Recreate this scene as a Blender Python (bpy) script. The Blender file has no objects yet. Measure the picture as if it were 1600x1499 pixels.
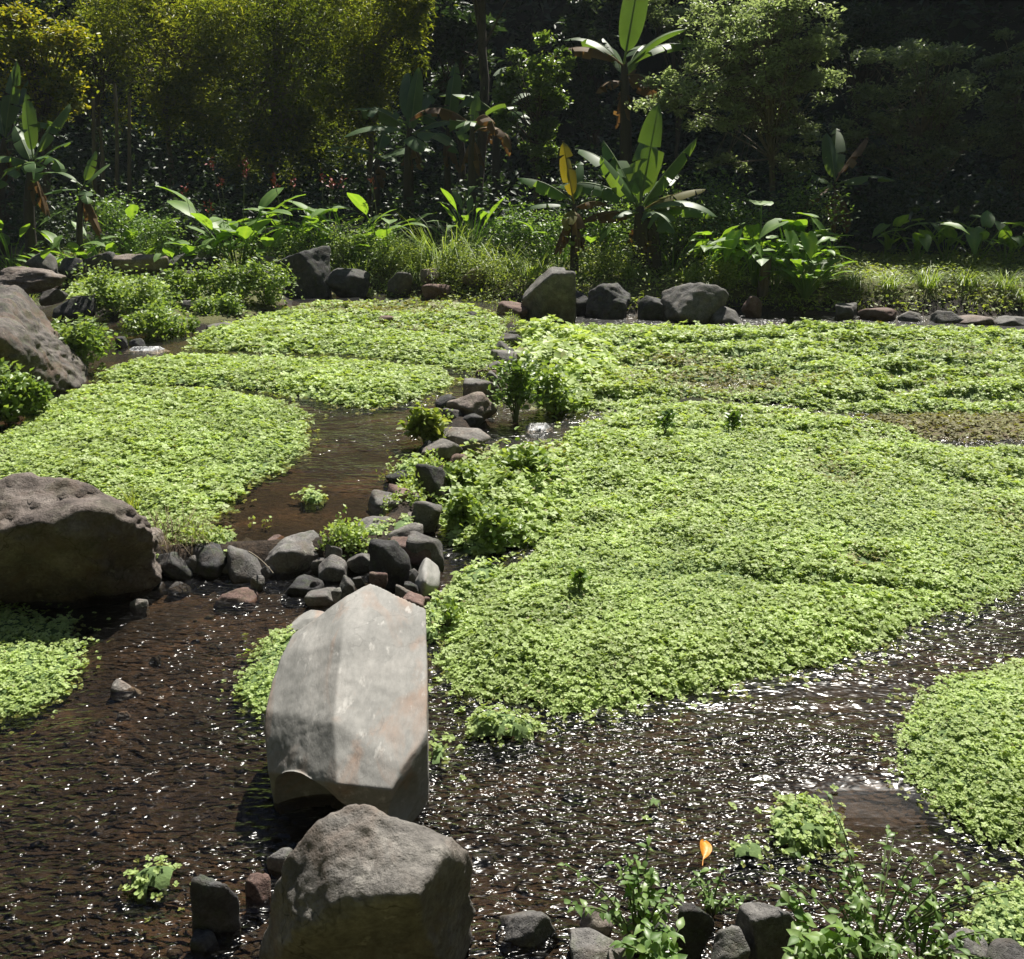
import bpy, bmesh, math, random
import numpy as np
from mathutils import Vector, Matrix

S = bpy.context.scene
COL = S.collection
R = math.radians
rnd = random.Random(7)
rng = np.random.default_rng(11)

# ------------------------------------------------------------------ camera, light, exposure
FPX, PITCH, CAMZ = 1443.0, R(19.07), 2.2          # focal length in pixels of the 1600 px wide photograph
cam = bpy.data.cameras.new('camera')
cam.sensor_width = 36.0
cam.lens = 36.0 * FPX / 1600.0
cam.clip_end = 1000
camo = bpy.data.objects.new('camera', cam)
COL.objects.link(camo)
camo.location = (0, 0, CAMZ)
camo.rotation_euler = (math.pi / 2 - PITCH, 0, 0)
S.camera = camo

SUN_EL, SUN_AZ = R(54), R(20)                      # azimuth clockwise from +Y (the view direction)
w = bpy.data.worlds.new('World')
S.world = w
w.use_nodes = True
nt = w.node_tree
for n in list(nt.nodes):
    nt.nodes.remove(n)
sky = nt.nodes.new('ShaderNodeTexSky')
sky.sky_type = 'NISHITA'
sky.sun_disc = False
sky.sun_elevation = SUN_EL
sky.sun_rotation = SUN_AZ
sky.air_density = 0.5
sky.dust_density = 0.5
bg = nt.nodes.new('ShaderNodeBackground')
bg.inputs['Strength'].default_value = 0.068
out = nt.nodes.new('ShaderNodeOutputWorld')
nt.links.new(sky.outputs[0], bg.inputs[0])
nt.links.new(bg.outputs[0], out.inputs[0])

sl = bpy.data.lights.new('sun', 'SUN')
sl.energy = 5.0
sl.angle = R(0.5)
sl.color = (1.0, 0.95, 0.86)
so = bpy.data.objects.new('sun', sl)
COL.objects.link(so)
sd = Vector((math.sin(SUN_AZ) * math.cos(SUN_EL), math.cos(SUN_AZ) * math.cos(SUN_EL), math.sin(SUN_EL)))
so.rotation_euler = (-sd).to_track_quat('-Z', 'Y').to_euler()
so.location = sd * 60

S.view_settings.view_transform = 'Standard'
S.view_settings.look = 'None'
S.view_settings.exposure = 1.0
S.view_settings.gamma = 1.0
S.view_settings.use_curve_mapping = False
S.render.engine = 'CYCLES'
cy = S.cycles
cy.use_denoising = True
cy.max_bounces = 6
cy.diffuse_bounces = 3
cy.glossy_bounces = 2
cy.transmission_bounces = 4
cy.transparent_max_bounces = 8
cy.caustics_reflective = False
cy.caustics_refractive = False
cy.sample_clamp_indirect = 4.0
cy.sample_clamp_direct = 12.0

# ------------------------------------------------------------------ pixel <-> world
CT, ST = math.cos(PITCH), math.sin(PITCH)


def ray(px, py):
    u = (px - 800.0) / FPX
    v = (749.5 - py) / FPX
    return np.array([u, CT + v * ST, -ST + v * CT])


def P(px, py, z=0.0):
    d = ray(px, py)
    t = (z - CAMZ) / d[2]
    return np.array([d[0] * t, d[1] * t, z])


def D(px, py, Y):
    d = ray(px, py)
    t = Y / d[1]
    return np.array([d[0] * t, Y, CAMZ + d[2] * t])


def depth_of(p):
    return p[1] * CT + (CAMZ - p[2]) * ST


# ------------------------------------------------------------------ numpy noise
def _hash(ix, iy, iz, seed):
    n = (ix.astype(np.int64) * 374761393 + iy.astype(np.int64) * 668265263 + iz.astype(np.int64) * 1274126177 + seed * 974711) & 0xFFFFFFFF
    n = ((n ^ (n >> 13)) * 1274126177) & 0xFFFFFFFF
    n = (n ^ (n >> 16)) & 0xFFFF
    return n / 32767.5 - 1.0


def vnoise(p, seed=0):
    p = np.asarray(p, float)
    i = np.floor(p).astype(np.int64)
    f = p - i
    f = f * f * (3 - 2 * f)
    r = 0
    for dx in (0, 1):
        wx = f[:, 0] if dx else 1 - f[:, 0]
        for dy in (0, 1):
            wy = f[:, 1] if dy else 1 - f[:, 1]
            for dz in (0, 1):
                wz = f[:, 2] if dz else 1 - f[:, 2]
                r = r + _hash(i[:, 0] + dx, i[:, 1] + dy, i[:, 2] + dz, seed) * wx * wy * wz
    return r


def fbm(p, octv=4, seed=0, gain=0.5):
    a, r, s = 1.0, 0.0, 0.0
    p = np.asarray(p, float)
    for k in range(octv):
        r = r + a * vnoise(p, seed + k * 31)
        s += a
        a *= gain
        p = p * 2.03 + 17.3
    return r / s


def smooth(a, b, x):
    t = np.clip((x - a) / (b - a), 0, 1)
    return t * t * (3 - 2 * t)


def v3(x, y, s=1.0, z=0.0):
    return np.stack([np.asarray(x, float) * s, np.asarray(y, float) * s, np.zeros_like(np.asarray(x, float)) + z], 1)


def seg_dist(x, y, poly, closed=False):
    q = np.asarray(poly, float)[:, :2]
    m = len(q) if closed else len(q) - 1
    best = np.full(np.shape(x), 1e9)
    for i in range(m):
        a, b = q[i], q[(i + 1) % len(q)]
        ab = b - a
        t = np.clip(((x - a[0]) * ab[0] + (y - a[1]) * ab[1]) / max(ab @ ab, 1e-9), 0, 1)
        best = np.minimum(best, np.hypot(x - a[0] - t * ab[0], y - a[1] - t * ab[1]))
    return best


def inside(x, y, poly):
    q = np.asarray(poly, float)[:, :2]
    r = np.zeros(np.shape(x), bool)
    j = len(q) - 1
    for i in range(len(q)):
        xi, yi, xj, yj = q[i, 0], q[i, 1], q[j, 0], q[j, 1]
        if yi != yj:
            r ^= ((yi > y) != (yj > y)) & (x < (xj - xi) * (y - yi) / (yj - yi) + xi)
        j = i
    return r


def sdist(x, y, poly):
    d = seg_dist(x, y, poly, True)
    return np.where(inside(x, y, poly), d, -d)


# ------------------------------------------------------------------ mesh + object helpers
def mesh_np(name, V, faces, mats, tint=None, smooth_shade=True, mat_idx=None):
    """faces: list of (m,k) int arrays."""
    me = bpy.data.meshes.new(name)
    V = np.asarray(V, np.float32)
    me.vertices.add(len(V))
    me.vertices.foreach_set('co', V.ravel())
    faces = [np.asarray(f, np.int32) for f in faces if len(f)]
    loops = np.concatenate([f.ravel() for f in faces])
    tot = np.concatenate([np.full(len(f), f.shape[1], np.int32) for f in faces])
    start = np.concatenate([[0], np.cumsum(tot)[:-1]]).astype(np.int32)
    me.loops.add(len(loops))
    me.loops.foreach_set('vertex_index', loops)
    me.polygons.add(len(tot))
    me.polygons.foreach_set('loop_start', start)
    me.polygons.foreach_set('loop_total', tot)
    me.polygons.foreach_set('use_smooth', np.full(len(tot), smooth_shade, bool))
    for m in (mats if isinstance(mats, (list, tuple)) else [mats]):
        me.materials.append(m)
    if mat_idx is not None:
        me.polygons.foreach_set('material_index', np.asarray(mat_idx, np.int32))
    if tint is not None:
        at = me.attributes.new('tint', 'FLOAT', 'POINT')
        at.data.foreach_set('value', np.asarray(tint, np.float32))
    me.update(calc_edges=True)
    return me


def obj(name, me, parent=None, loc=None):
    o = bpy.data.objects.new(name, me)
    COL.objects.link(o)
    if parent is not None:
        o.parent = parent
    if loc is not None:
        o.location = loc
    return o


def tag(o, label=None, cat=None, group=None, kind=None):
    if label:
        o['label'] = label
    if cat:
        o['category'] = cat
    if group:
        o['group'] = group
    if kind:
        o['kind'] = kind
    return o


def thing(name, label, cat, loc=(0, 0, 0), group=None):
    o = bpy.data.objects.new(name, None)
    o.empty_display_size = 0.1
    COL.objects.link(o)
    o.location = loc
    return tag(o, label, cat, group)


class Acc:
    """collects pieces of one mesh"""

    def __init__(self):
        self.V, self.F, self.T, self.n, self.M = [], [], [], 0, []

    def add(self, V, faces, tint=0.5, mi=0):
        V = np.asarray(V, float)
        for f in faces:
            if len(f):
                self.F.append(np.asarray(f, np.int64) + self.n)
                self.M.append(np.full(len(f), mi))
        self.V.append(V)
        t = np.asarray(tint, float)
        self.T.append(np.full(len(V), t) if t.ndim == 0 else t)
        self.n += len(V)

    def mesh(self, name, mats, smooth_shade=True, off=(0, 0, 0)):
        V = np.concatenate(self.V) - np.asarray(off)
        return mesh_np(name, V, self.F, mats, np.concatenate(self.T), smooth_shade, np.concatenate(self.M))


KITE = (np.array([(0, 0, 0), (.42, .5, .10), (1, 0, -.04), (.42, -.5, .10)]), [(0, 1, 2), (0, 2, 3)])
OVAL = (np.array([(0, 0, 0), (.28, .46, .10), (.72, .44, .06), (1, 0, -.06), (.72, -.44, .06), (.28, -.46, .10)]),
        [(0, 1, 2, 3), (0, 3, 4, 5)])


def norm(a):
    return a / np.maximum(np.linalg.norm(a, axis=-1, keepdims=True), 1e-9)


def leaf_cloud(pos, axis, nrm, L, W, tint, tpl=KITE):
    A = norm(axis)
    B = norm(np.cross(nrm, A))
    N = np.cross(A, B)
    tv, tf = tpl
    k = len(tv)
    L = np.asarray(L)[:, None, None]
    W = np.asarray(W)[:, None, None]
    V = pos[:, None, :] + A[:, None, :] * (tv[None, :, 0:1] * L) + B[:, None, :] * (tv[None, :, 1:2] * W) + N[:, None, :] * (tv[None, :, 2:3] * L)
    n = len(pos)
    F = (np.asarray(tf)[None] + (np.arange(n) * k)[:, None, None]).reshape(-1, len(tf[0]))
    return V.reshape(-1, 3), F, np.repeat(tint, k)


def rand_dir(n, up=0.0):
    v = rng.normal(size=(n, 3))
    v = norm(v)
    v[:, 2] += up
    return norm(v)


def tube(pts, rad, sides=6):
    pts = np.asarray(pts, float)
    rad = np.broadcast_to(np.asarray(rad, float), (len(pts),))
    T = np.gradient(pts, axis=0)
    T = norm(T)
    ref = np.array([0.0, 0, 1]) if abs(T[0, 2]) < 0.9 else np.array([1.0, 0, 0])
    B = norm(np.cross(T, ref))
    C = np.cross(T, B)
    a = np.arange(sides) * 2 * math.pi / sides
    V = pts[:, None, :] + rad[:, None, None] * (np.cos(a)[None, :, None] * B[:, None, :] + np.sin(a)[None, :, None] * C[:, None, :])
    n = len(pts)
    i, j = np.meshgrid(np.arange(n - 1), np.arange(sides), indexing='ij')
    j2 = (j + 1) % sides
    F = np.stack([i * sides + j, i * sides + j2, (i + 1) * sides + j2, (i + 1) * sides + j], -1).reshape(-1, 4)
    return V.reshape(-1, 3), F


def bez(a, b, c, n=7):
    t = np.linspace(0, 1, n)[:, None]
    return (1 - t) ** 2 * a + 2 * t * (1 - t) * b + t * t * c


# ------------------------------------------------------------------ materials
def mat_new(name):
    m = bpy.data.materials.new(name)
    m.use_nodes = True
    t = m.node_tree
    for n in list(t.nodes):
        t.nodes.remove(n)
    return m, t


def N(t, typ, **kw):
    n = t.nodes.new('ShaderNode' + typ)
    for k, v in kw.items():
        if k.startswith('i_'):
            key = k[2:]
            n.inputs[int(key) if key.isdigit() else key.replace('_', ' ')].default_value = v
        else:
            setattr(n, k, v)
    return n


def ramp(t, fac, stops):
    r = N(t, 'ValToRGB')
    cr = r.color_ramp
    while len(cr.elements) > 1:
        cr.elements.remove(cr.elements[-1])
    for i, (p, c) in enumerate(stops):
        e = cr.elements[0] if i == 0 else cr.elements.new(p)
        e.position = p
        e.color = (c[0], c[1], c[2], 1)
    if fac is not None:
        t.links.new(fac, r.inputs[0])
    return r.outputs[0]


def mixc(t, fac, a, b, mode='MIX'):
    m = N(t, 'Mix', data_type='RGBA', blend_type=mode)
    for s, x in ((0, fac), (6, a), (7, b)):
        if hasattr(x, 'is_linked') or hasattr(x, 'links'):
            t.links.new(x, m.inputs[s])
        elif s == 0:
            m.inputs[0].default_value = x
        else:
            m.inputs[s].default_value = (x[0], x[1], x[2], 1)
    return m.outputs[2]


def noise(t, vec, scale, detail=4, rough=0.55, dist=0.0):
    n = N(t, 'TexNoise')
    n.inputs['Scale'].default_value = scale
    n.inputs['Detail'].default_value = detail
    n.inputs['Roughness'].default_value = rough
    n.inputs['Distortion'].default_value = dist
    t.links.new(vec, n.inputs['Vector'])
    return n.outputs['Fac']


def leafmat(name, dark, mid, light, trans=0.45, rough=0.45, spec=0.4, tcol=None):
    m, t = mat_new(name)
    at = N(t, 'Attribute', attribute_name='tint')
    col = ramp(t, at.outputs['Fac'], [(0.0, dark), (0.5, mid), (1.0, light)])
    tc = N(t, 'TexCoord')
    nz = noise(t, tc.outputs['Object'], 3.0, 3)
    hv = N(t, 'HueSaturation')
    mr = N(t, 'MapRange', i_1=0.3, i_2=0.7, i_3=0.8, i_4=1.2)
    t.links.new(nz, mr.inputs[0])
    t.links.new(mr.outputs[0], hv.inputs['Value'])
    t.links.new(col, hv.inputs['Color'])
    b = N(t, 'BsdfPrincipled')
    b.inputs['Roughness'].default_value = rough
    b.inputs['Specular IOR Level'].default_value = spec
    t.links.new(hv.outputs[0], b.inputs['Base Color'])
    tr = N(t, 'BsdfTranslucent')
    tcx = mixc(t, 1.0, hv.outputs[0], tcol or (1.5, 1.45, 0.55), 'MULTIPLY')
    t.links.new(tcx, tr.inputs['Color'])
    mx = N(t, 'MixShader')
    mx.inputs[0].default_value = trans
    t.links.new(b.outputs[0], mx.inputs[1])
    t.links.new(tr.outputs[0], mx.inputs[2])
    o = N(t, 'OutputMaterial')
    t.links.new(mx.outputs[0], o.inputs[0])
    return m


def rockmat(name, dark, mid, light, stain=None, stain_amt=0.0, moss=0.0, bump=0.5, scale=1.0, pits=0.4, spk=0.8, stretch=None, crack=.75):
    m, t = mat_new(name)
    tc = N(t, 'TexCoord')
    oi = N(t, 'ObjectInfo')
    add = N(t, 'VectorMath', operation='ADD')
    t.links.new(tc.outputs['Object'], add.inputs[0])
    t.links.new(oi.outputs['Location'], add.inputs[1])
    vec = add.outputs[0]
    vec0 = vec
    if stretch:
        mp = N(t, 'Mapping')
        mp.inputs['Scale'].default_value = stretch
        t.links.new(vec, mp.inputs[0])
        vec = mp.outputs[0]
    n1 = noise(t, vec, 4.0 * scale, 8, 0.62, 0.3)
    col = ramp(t, n1, [(0.32, dark), (0.5, mid), (0.68, light)])
    n2 = noise(t, vec, 38 * scale, 5, 0.65)
    sp = ramp(t, n2, [(0.35, (0.55, 0.55, 0.55)), (0.62, (1.12, 1.12, 1.12))])
    col = mixc(t, spk, col, sp, 'MULTIPLY')
    if stain:
        n3 = noise(t, vec, 3.1 * scale, 6, 0.6, 0.8)
        f = ramp(t, n3, [(0.5, (0, 0, 0)), (0.66, (stain_amt,) * 3)])
        col = mixc(t, f, col, stain)
    n5 = noise(t, vec, 14 * scale, 4, 0.6)
    f5 = ramp(t, n5, [(0.62, (0, 0, 0)), (0.70, (0.55,) * 3)])
    col = mixc(t, f5, col, tuple(min(1, c * 1.5 + 0.02) for c in light))
    if moss > 0:
        geo = N(t, 'NewGeometry')
        n4 = noise(t, vec, 7 * scale, 5, 0.65)
        f4 = ramp(t, n4, [(0.5, (0, 0, 0)), (0.62, (moss,) * 3)])
        col = mixc(t, f4, col, (0.05, 0.075, 0.02))
    vc = N(t, 'TexVoronoi', feature='DISTANCE_TO_EDGE')
    vc.inputs['Scale'].default_value = 2.6 * scale
    wv = N(t, 'TexNoise')
    wv.inputs['Scale'].default_value = 6 * scale
    wv.inputs['Detail'].default_value = 4
    t.links.new(vec0, wv.inputs['Vector'])
    va = N(t, 'VectorMath', operation='MULTIPLY_ADD')
    t.links.new(wv.outputs['Color'], va.inputs[0])
    va.inputs[1].default_value = (.35 / scale,) * 3
    t.links.new(vec0, va.inputs[2])
    t.links.new(va.outputs[0], vc.inputs['Vector'])
    ckn = noise(t, vec0, 2.3 * scale, 2)
    ckm = ramp(t, ckn, [(0.48, (0, 0, 0)), (0.58, (1, 1, 1))])
    ck0 = ramp(t, vc.outputs['Distance'], [(0.0, (crack,) * 3), (0.018, (0, 0, 0))])
    ck = mixc(t, 1.0, ck0, ckm, 'MULTIPLY')
    col = mixc(t, ck, col, tuple(c * .35 for c in dark))
    # value jitter per stone
    hv = N(t, 'HueSaturation')
    mr = N(t, 'MapRange', i_3=0.78, i_4=1.22)
    t.links.new(oi.outputs['Random'], mr.inputs[0])
    t.links.new(mr.outputs[0], hv.inputs['Value'])
    t.links.new(col, hv.inputs['Color'])
    b = N(t, 'BsdfPrincipled')
    b.inputs['Roughness'].default_value = 0.82
    b.inputs['Specular IOR Level'].default_value = 0.3
    t.links.new(hv.outputs[0], b.inputs['Base Color'])
    vo = N(t, 'TexVoronoi')
    vo.inputs['Scale'].default_value = 55 * scale
    t.links.new(vec, vo.inputs['Vector'])
    pit = ramp(t, vo.outputs['Distance'], [(0.05, (0, 0, 0)), (0.35, (1, 1, 1))])
    bn = N(t, 'Bump')
    bn.inputs['Strength'].default_value = bump
    bn.inputs['Distance'].default_value = 0.02
    nb = noise(t, vec, 17 * scale, 9, 0.68)
    t.links.new(nb, bn.inputs['Height'])
    bn2 = N(t, 'Bump')
    bn2.inputs['Strength'].default_value = pits
    bn2.inputs['Distance'].default_value = 0.006
    t.links.new(pit, bn2.inputs['Height'])
    t.links.new(bn.outputs[0], bn2.inputs['Normal'])
    t.links.new(bn2.outputs[0], b.inputs['Normal'])
    o = N(t, 'OutputMaterial')
    t.links.new(b.outputs[0], o.inputs[0])
    return m


def plainmat(name, c1, c2, scale=8, rough=0.85, bump=0.4, stretch=None):
    m, t = mat_new(name)
    tc = N(t, 'TexCoord')
    vec = tc.outputs['Object']
    if stretch:
        mp = N(t, 'Mapping')
        mp.inputs['Scale'].default_value = stretch
        t.links.new(vec, mp.inputs[0])
        vec = mp.outputs[0]
    n1 = noise(t, vec, scale, 6, 0.6)
    col = ramp(t, n1, [(0.3, c1), (0.7, c2)])
    b = N(t, 'BsdfPrincipled')
    b.inputs['Roughness'].default_value = rough
    t.links.new(col, b.inputs['Base Color'])
    bn = N(t, 'Bump')
    bn.inputs['Strength'].default_value = bump
    bn.inputs['Distance'].default_value = 0.02
    t.links.new(n1, bn.inputs['Height'])
    t.links.new(bn.outputs[0], b.inputs['Normal'])
    o = N(t, 'OutputMaterial')
    t.links.new(b.outputs[0], o.inputs[0])
    return m


M_cress = leafmat('watercress_leaf', (0.18, 0.255, 0.065), (0.345, 0.45, 0.148), (0.485, 0.58, 0.26), 0.35, 0.5, 0.28, (1.3, 1.3, 0.5))
M_cress_brown = leafmat('withered_cress_leaf', (0.10, 0.10, 0.035), (0.20, 0.19, 0.07), (0.27, 0.30, 0.09), 0.3, 0.6, 0.3)
M_under = plainmat('watercress_stem_shade', (0.055, 0.095, 0.028), (0.12, 0.185, 0.055), 20, 0.9, 0.6)  # under-leaf sheet, shade of the gaps put into its colour
M_under_brown = plainmat('withered_stem_shade', (0.05, 0.04, 0.018), (0.13, 0.10, 0.045), 14, 0.9, 0.6)
M_shrub = leafmat('shrub_leaf', (0.055, 0.11, 0.03), (0.13, 0.225, 0.06), (0.24, 0.34, 0.11), 0.42, 0.4, 0.5)
M_bushlight = leafmat('cress_bush_leaf', (0.09, 0.155, 0.035), (0.20, 0.30, 0.08), (0.32, 0.41, 0.16), 0.4, 0.45, 0.4)
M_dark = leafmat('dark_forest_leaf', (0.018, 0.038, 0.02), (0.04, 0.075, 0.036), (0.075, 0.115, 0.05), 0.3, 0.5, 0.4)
M_yellow = leafmat('yellow_tree_leaf', (0.04, 0.08, 0.015), (0.14, 0.19, 0.025), (0.36, 0.34, 0.05), 0.5, 0.45, 0.4, (1.6, 1.4, 0.4))
M_bamboo = leafmat('bamboo_leaf', (0.05, 0.085, 0.015), (0.15, 0.19, 0.03), (0.31, 0.32, 0.06), 0.5, 0.45, 0.4, (1.45, 1.45, 0.45))
M_glossy = leafmat('glossy_tree_leaf', (0.05, 0.095, 0.025), (0.12, 0.195, 0.05), (0.22, 0.30, 0.085), 0.4, 0.35, 0.55)
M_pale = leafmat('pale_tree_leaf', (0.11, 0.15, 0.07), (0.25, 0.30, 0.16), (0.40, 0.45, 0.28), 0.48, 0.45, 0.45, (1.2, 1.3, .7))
M_banana = leafmat('banana_leaf', (0.04, 0.085, 0.03), (0.09, 0.165, 0.055), (0.17, 0.25, 0.085), 0.42, 0.48, 0.35, (1.6, 1.5, 0.4))
M_bananadry = leafmat('dry_banana_leaf', (0.06, 0.036, 0.02), (0.15, 0.098, 0.05), (0.27, 0.20, 0.10), 0.35, 0.7, 0.2, (1.3, 1.0, 0.5))
M_bananayel = leafmat('yellow_banana_leaf', (0.11, 0.12, 0.02), (0.20, 0.20, 0.035), (0.30, 0.27, 0.06), 0.5, 0.5, 0.3, (1.4, 1.1, 0.3))
M_taro = leafmat('taro_leaf', (0.065, 0.13, 0.035), (0.15, 0.26, 0.07), (0.26, 0.37, 0.11), 0.45, 0.48, 0.32, (1.7, 1.7, 0.35))
M_grass = leafmat('grass_blade', (0.09, 0.15, 0.04), (0.20, 0.29, 0.075), (0.34, 0.42, 0.15), 0.42, 0.45, 0.4)
M_bankleaf = leafmat('bank_ground_leaf', (0.11, 0.165, 0.04), (0.24, 0.32, 0.075), (0.38, 0.43, 0.15), 0.38, 0.5, 0.35)
M_straw = leafmat('dry_stalk', (0.09, 0.07, 0.04), (0.18, 0.14, 0.08), (0.30, 0.25, 0.15), 0.2, 0.7, 0.2, (1, 1, 1))
M_bark = plainmat('bark', (0.035, 0.028, 0.02), (0.11, 0.09, 0.065), 18, 0.9, 0.8, (1, 1, 0.25))
M_barkpale = plainmat('pale_bark', (0.09, 0.075, 0.055), (0.20, 0.17, 0.12), 18, 0.9, 0.6, (1, 1, 0.25))
M_stem = plainmat('green_stem', (0.05, 0.08, 0.02), (0.12, 0.15, 0.05), 10, 0.6, 0.2)
M_pseudo = plainmat('banana_sheath', (0.018, 0.014, 0.01), (0.06, 0.05, 0.03), 9, 0.7, 0.6, (1, 1, 0.15))
M_flower = plainmat('red_flower', (0.22, 0.03, 0.025), (0.36, 0.08, 0.06), 20, 0.5, 0.1)
M_orange = plainmat('orange_leaf', (0.45, 0.17, 0.012), (0.56, 0.25, 0.02), 30, 0.5, 0.2)
M_slab = rockmat('pale_slab_stone', (0.20, 0.198, 0.185), (0.25, 0.246, 0.23), (0.31, 0.30, 0.28), (0.30, 0.19, 0.13), 0.6, 0, 0.16, 1.1, 0.08, 0.3, (1.5, 0.55, 1.2), .3)
M_boulder = rockmat('grey_brown_boulder', (0.10, 0.092, 0.084), (0.165, 0.154, 0.14), (0.25, 0.235, 0.21), (0.21, 0.155, 0.12), 0.5, 0, 0.9, 1.3, 0.35)
M_brownrock = rockmat('brown_boulder', (0.11, 0.09, 0.08), (0.20, 0.165, 0.145), (0.30, 0.26, 0.23), (0.17, 0.12, 0.085), 0.6, 0.2, 1.0, 1.4, 0.4)
M_cliffrock = rockmat('red_brown_boulder', (0.045, 0.04, 0.037), (0.09, 0.08, 0.073), (0.17, 0.15, 0.135), (0.13, 0.085, 0.06), 0.6, 0.3, 1.0, 1.4, 0.5)
M_rock = rockmat('grey_basalt', (0.08, 0.077, 0.075), (0.145, 0.138, 0.132), (0.24, 0.23, 0.215), (0.16, 0.125, 0.095), 0.4, 0.25, 0.6, 2.2, 0.6)
M_darkrock = rockmat('dark_basalt', (0.028, 0.028, 0.03), (0.055, 0.054, 0.055), (0.10, 0.10, 0.10), (0.08, 0.065, 0.05), 0.4, 0.35, 0.6, 2.4, 0.6)
M_redrock = rockmat('reddish_stone', (0.08, 0.05, 0.04), (0.15, 0.095, 0.08), (0.22, 0.16, 0.14), (0.20, 0.12, 0.09), 0.4, 0.2, 0.6, 2.2, 0.5)
M_pebble = rockmat('stream_pebble', (0.018, 0.015, 0.013), (0.04, 0.032, 0.027), (0.10, 0.085, 0.07), None, 0, 0.2, 0.4, 3.0, 0.3)


def groundmat():
    m, t = mat_new('ground_soil')
    tc = N(t, 'TexCoord')
    vec = tc.outputs['Object']
    z = N(t, 'Attribute', attribute_name='tint')       # 0 bed, 0.5 bank soil, 1 hill litter
    nz = noise(t, vec, 1.6, 8, 0.65)
    bed = ramp(t, nz, [(0.33, (0.014, 0.012, 0.010)), (0.5, (0.034, 0.027, 0.021)), (0.66, (0.085, 0.058, 0.038))])
    nf = noise(t, vec, 30, 5, 0.7)
    sp = ramp(t, nf, [(0.35, (0.35, 0.35, 0.35)), (0.65, (1.35, 1.3, 1.25))])
    bed = mixc(t, 1.0, bed, sp, 'MULTIPLY')
    soil = ramp(t, nf, [(0.3, (0.06, 0.065, 0.025)), (0.7, (0.14, 0.14, 0.055))])
    hill = ramp(t, nf, [(0.3, (0.008, 0.012, 0.006)), (0.7, (0.022, 0.028, 0.013))])
    f1 = ramp(t, z.outputs['Fac'], [(0.2, (0, 0, 0)), (0.5, (1, 1, 1))])
    f2 = ramp(t, z.outputs['Fac'], [(0.6, (0, 0, 0)), (0.95, (1, 1, 1))])
    col = mixc(t, f1, bed, soil)
    col = mixc(t, f2, col, hill)
    b = N(t, 'BsdfPrincipled')
    b.inputs['Roughness'].default_value = 0.9
    b.inputs['Specular IOR Level'].default_value = 0.2
    t.links.new(col, b.inputs['Base Color'])
    bn = N(t, 'Bump')
    bn.inputs['Strength'].default_value = 0.8
    bn.inputs['Distance'].default_value = 0.03
    t.links.new(nf, bn.inputs['Height'])
    t.links.new(bn.outputs[0], b.inputs['Normal'])
    o = N(t, 'OutputMaterial')
    t.links.new(b.outputs[0], o.inputs[0])
    return m


def watermat(name, tintc, s_fine, s_mid, d_fine, d_mid, rough=0.06, calm=0.5):
    m, t = mat_new(name)
    tc = N(t, 'TexCoord')
    mp = N(t, 'Mapping')
    mp.inputs['Rotation'].default_value = (0, 0, R(-22))
    mp.inputs['Scale'].default_value = (0.62, 1.3, 1)
    t.links.new(tc.outputs['Object'], mp.inputs[0])
    vec = mp.outputs[0]
    patch = noise(t, vec, 0.9, 3, 0.6, 0.6)            # where the current is lively or calm
    pf = ramp(t, patch, [(calm - 0.10, (0.2, 0.2, 0.2)), (calm + 0.1, (1, 1, 1))])
    n1 = noise(t, vec, s_fine, 1.2, 0.5, 0.5)
    n2 = noise(t, vec, s_mid, 1.0, 0.5, 0.9)
    lvl = N(t, 'Attribute', attribute_name='tint')
    pm = N(t, 'Math', operation='MULTIPLY')
    t.links.new(pf, pm.inputs[0])
    t.links.new(lvl.outputs['Fac'], pm.inputs[1])
    pf = pm.outputs[0]
    mul = N(t, 'Math', operation='MULTIPLY')
    t.links.new(n1, mul.inputs[0])
    t.links.new(pf, mul.inputs[1])
    b1 = N(t, 'Bump')
    b1.inputs['Distance'].default_value = d_fine
    b1.inputs['Strength'].default_value = 1.0
    t.links.new(mul.outputs[0], b1.inputs['Height'])
    b2 = N(t, 'Bump')
    b2.inputs['Distance'].default_value = d_mid
    b2.inputs['Strength'].default_value = 1.0
    mul2 = N(t, 'Math', operation='MULTIPLY')
    t.links.new(n2, mul2.inputs[0])
    t.links.new(pf, mul2.inputs[1])
    t.links.new(mul2.outputs[0], b2.inputs['Height'])
    t.links.new(b1.outputs[0], b2.inputs['Normal'])
    gl = N(t, 'BsdfGlossy')
    gl.inputs['Roughness'].default_value = rough
    t.links.new(b2.outputs[0], gl.inputs['Normal'])
    tr = N(t, 'BsdfTransparent')
    tr.inputs['Color'].default_value = (*tintc, 1)
    fr = N(t, 'Fresnel')
    fr.inputs['IOR'].default_value = 1.33
    t.links.new(b2.outputs[0], fr.inputs['Normal'])
    mx = N(t, 'MixShader')
    t.links.new(fr.outputs[0], mx.inputs[0])
    t.links.new(tr.outputs[0], mx.inputs[1])
    t.links.new(gl.outputs[0], mx.inputs[2])
    o = N(t, 'OutputMaterial')
    t.links.new(mx.outputs[0], o.inputs[0])
    return m


def foammat():
    m, t = mat_new('white_water')
    tc = N(t, 'TexCoord')
    n = noise(t, tc.outputs['Object'], 14, 5, 0.7)
    b = N(t, 'BsdfPrincipled')
    col = ramp(t, n, [(0.42, (0.08, 0.08, 0.08)), (0.68, (0.7, 0.72, 0.73))])
    t.links.new(col, b.inputs['Base Color'])
    b.inputs['Roughness'].default_value = 0.25
    bn = N(t, 'Bump')
    bn.inputs['Distance'].default_value = 0.03
    t.links.new(n, bn.inputs['Height'])
    t.links.new(bn.outputs[0], b.inputs['Normal'])
    o = N(t, 'OutputMaterial')
    t.links.new(b.outputs[0], o.inputs[0])
    return m


M_foam = foammat()

# ------------------------------------------------------------------ ground
ZP = 0.10                                              # level of the upper pond
def PX(pts, z=0.0):
    return np.array([P(a, b, z) for a, b in pts])


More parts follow.
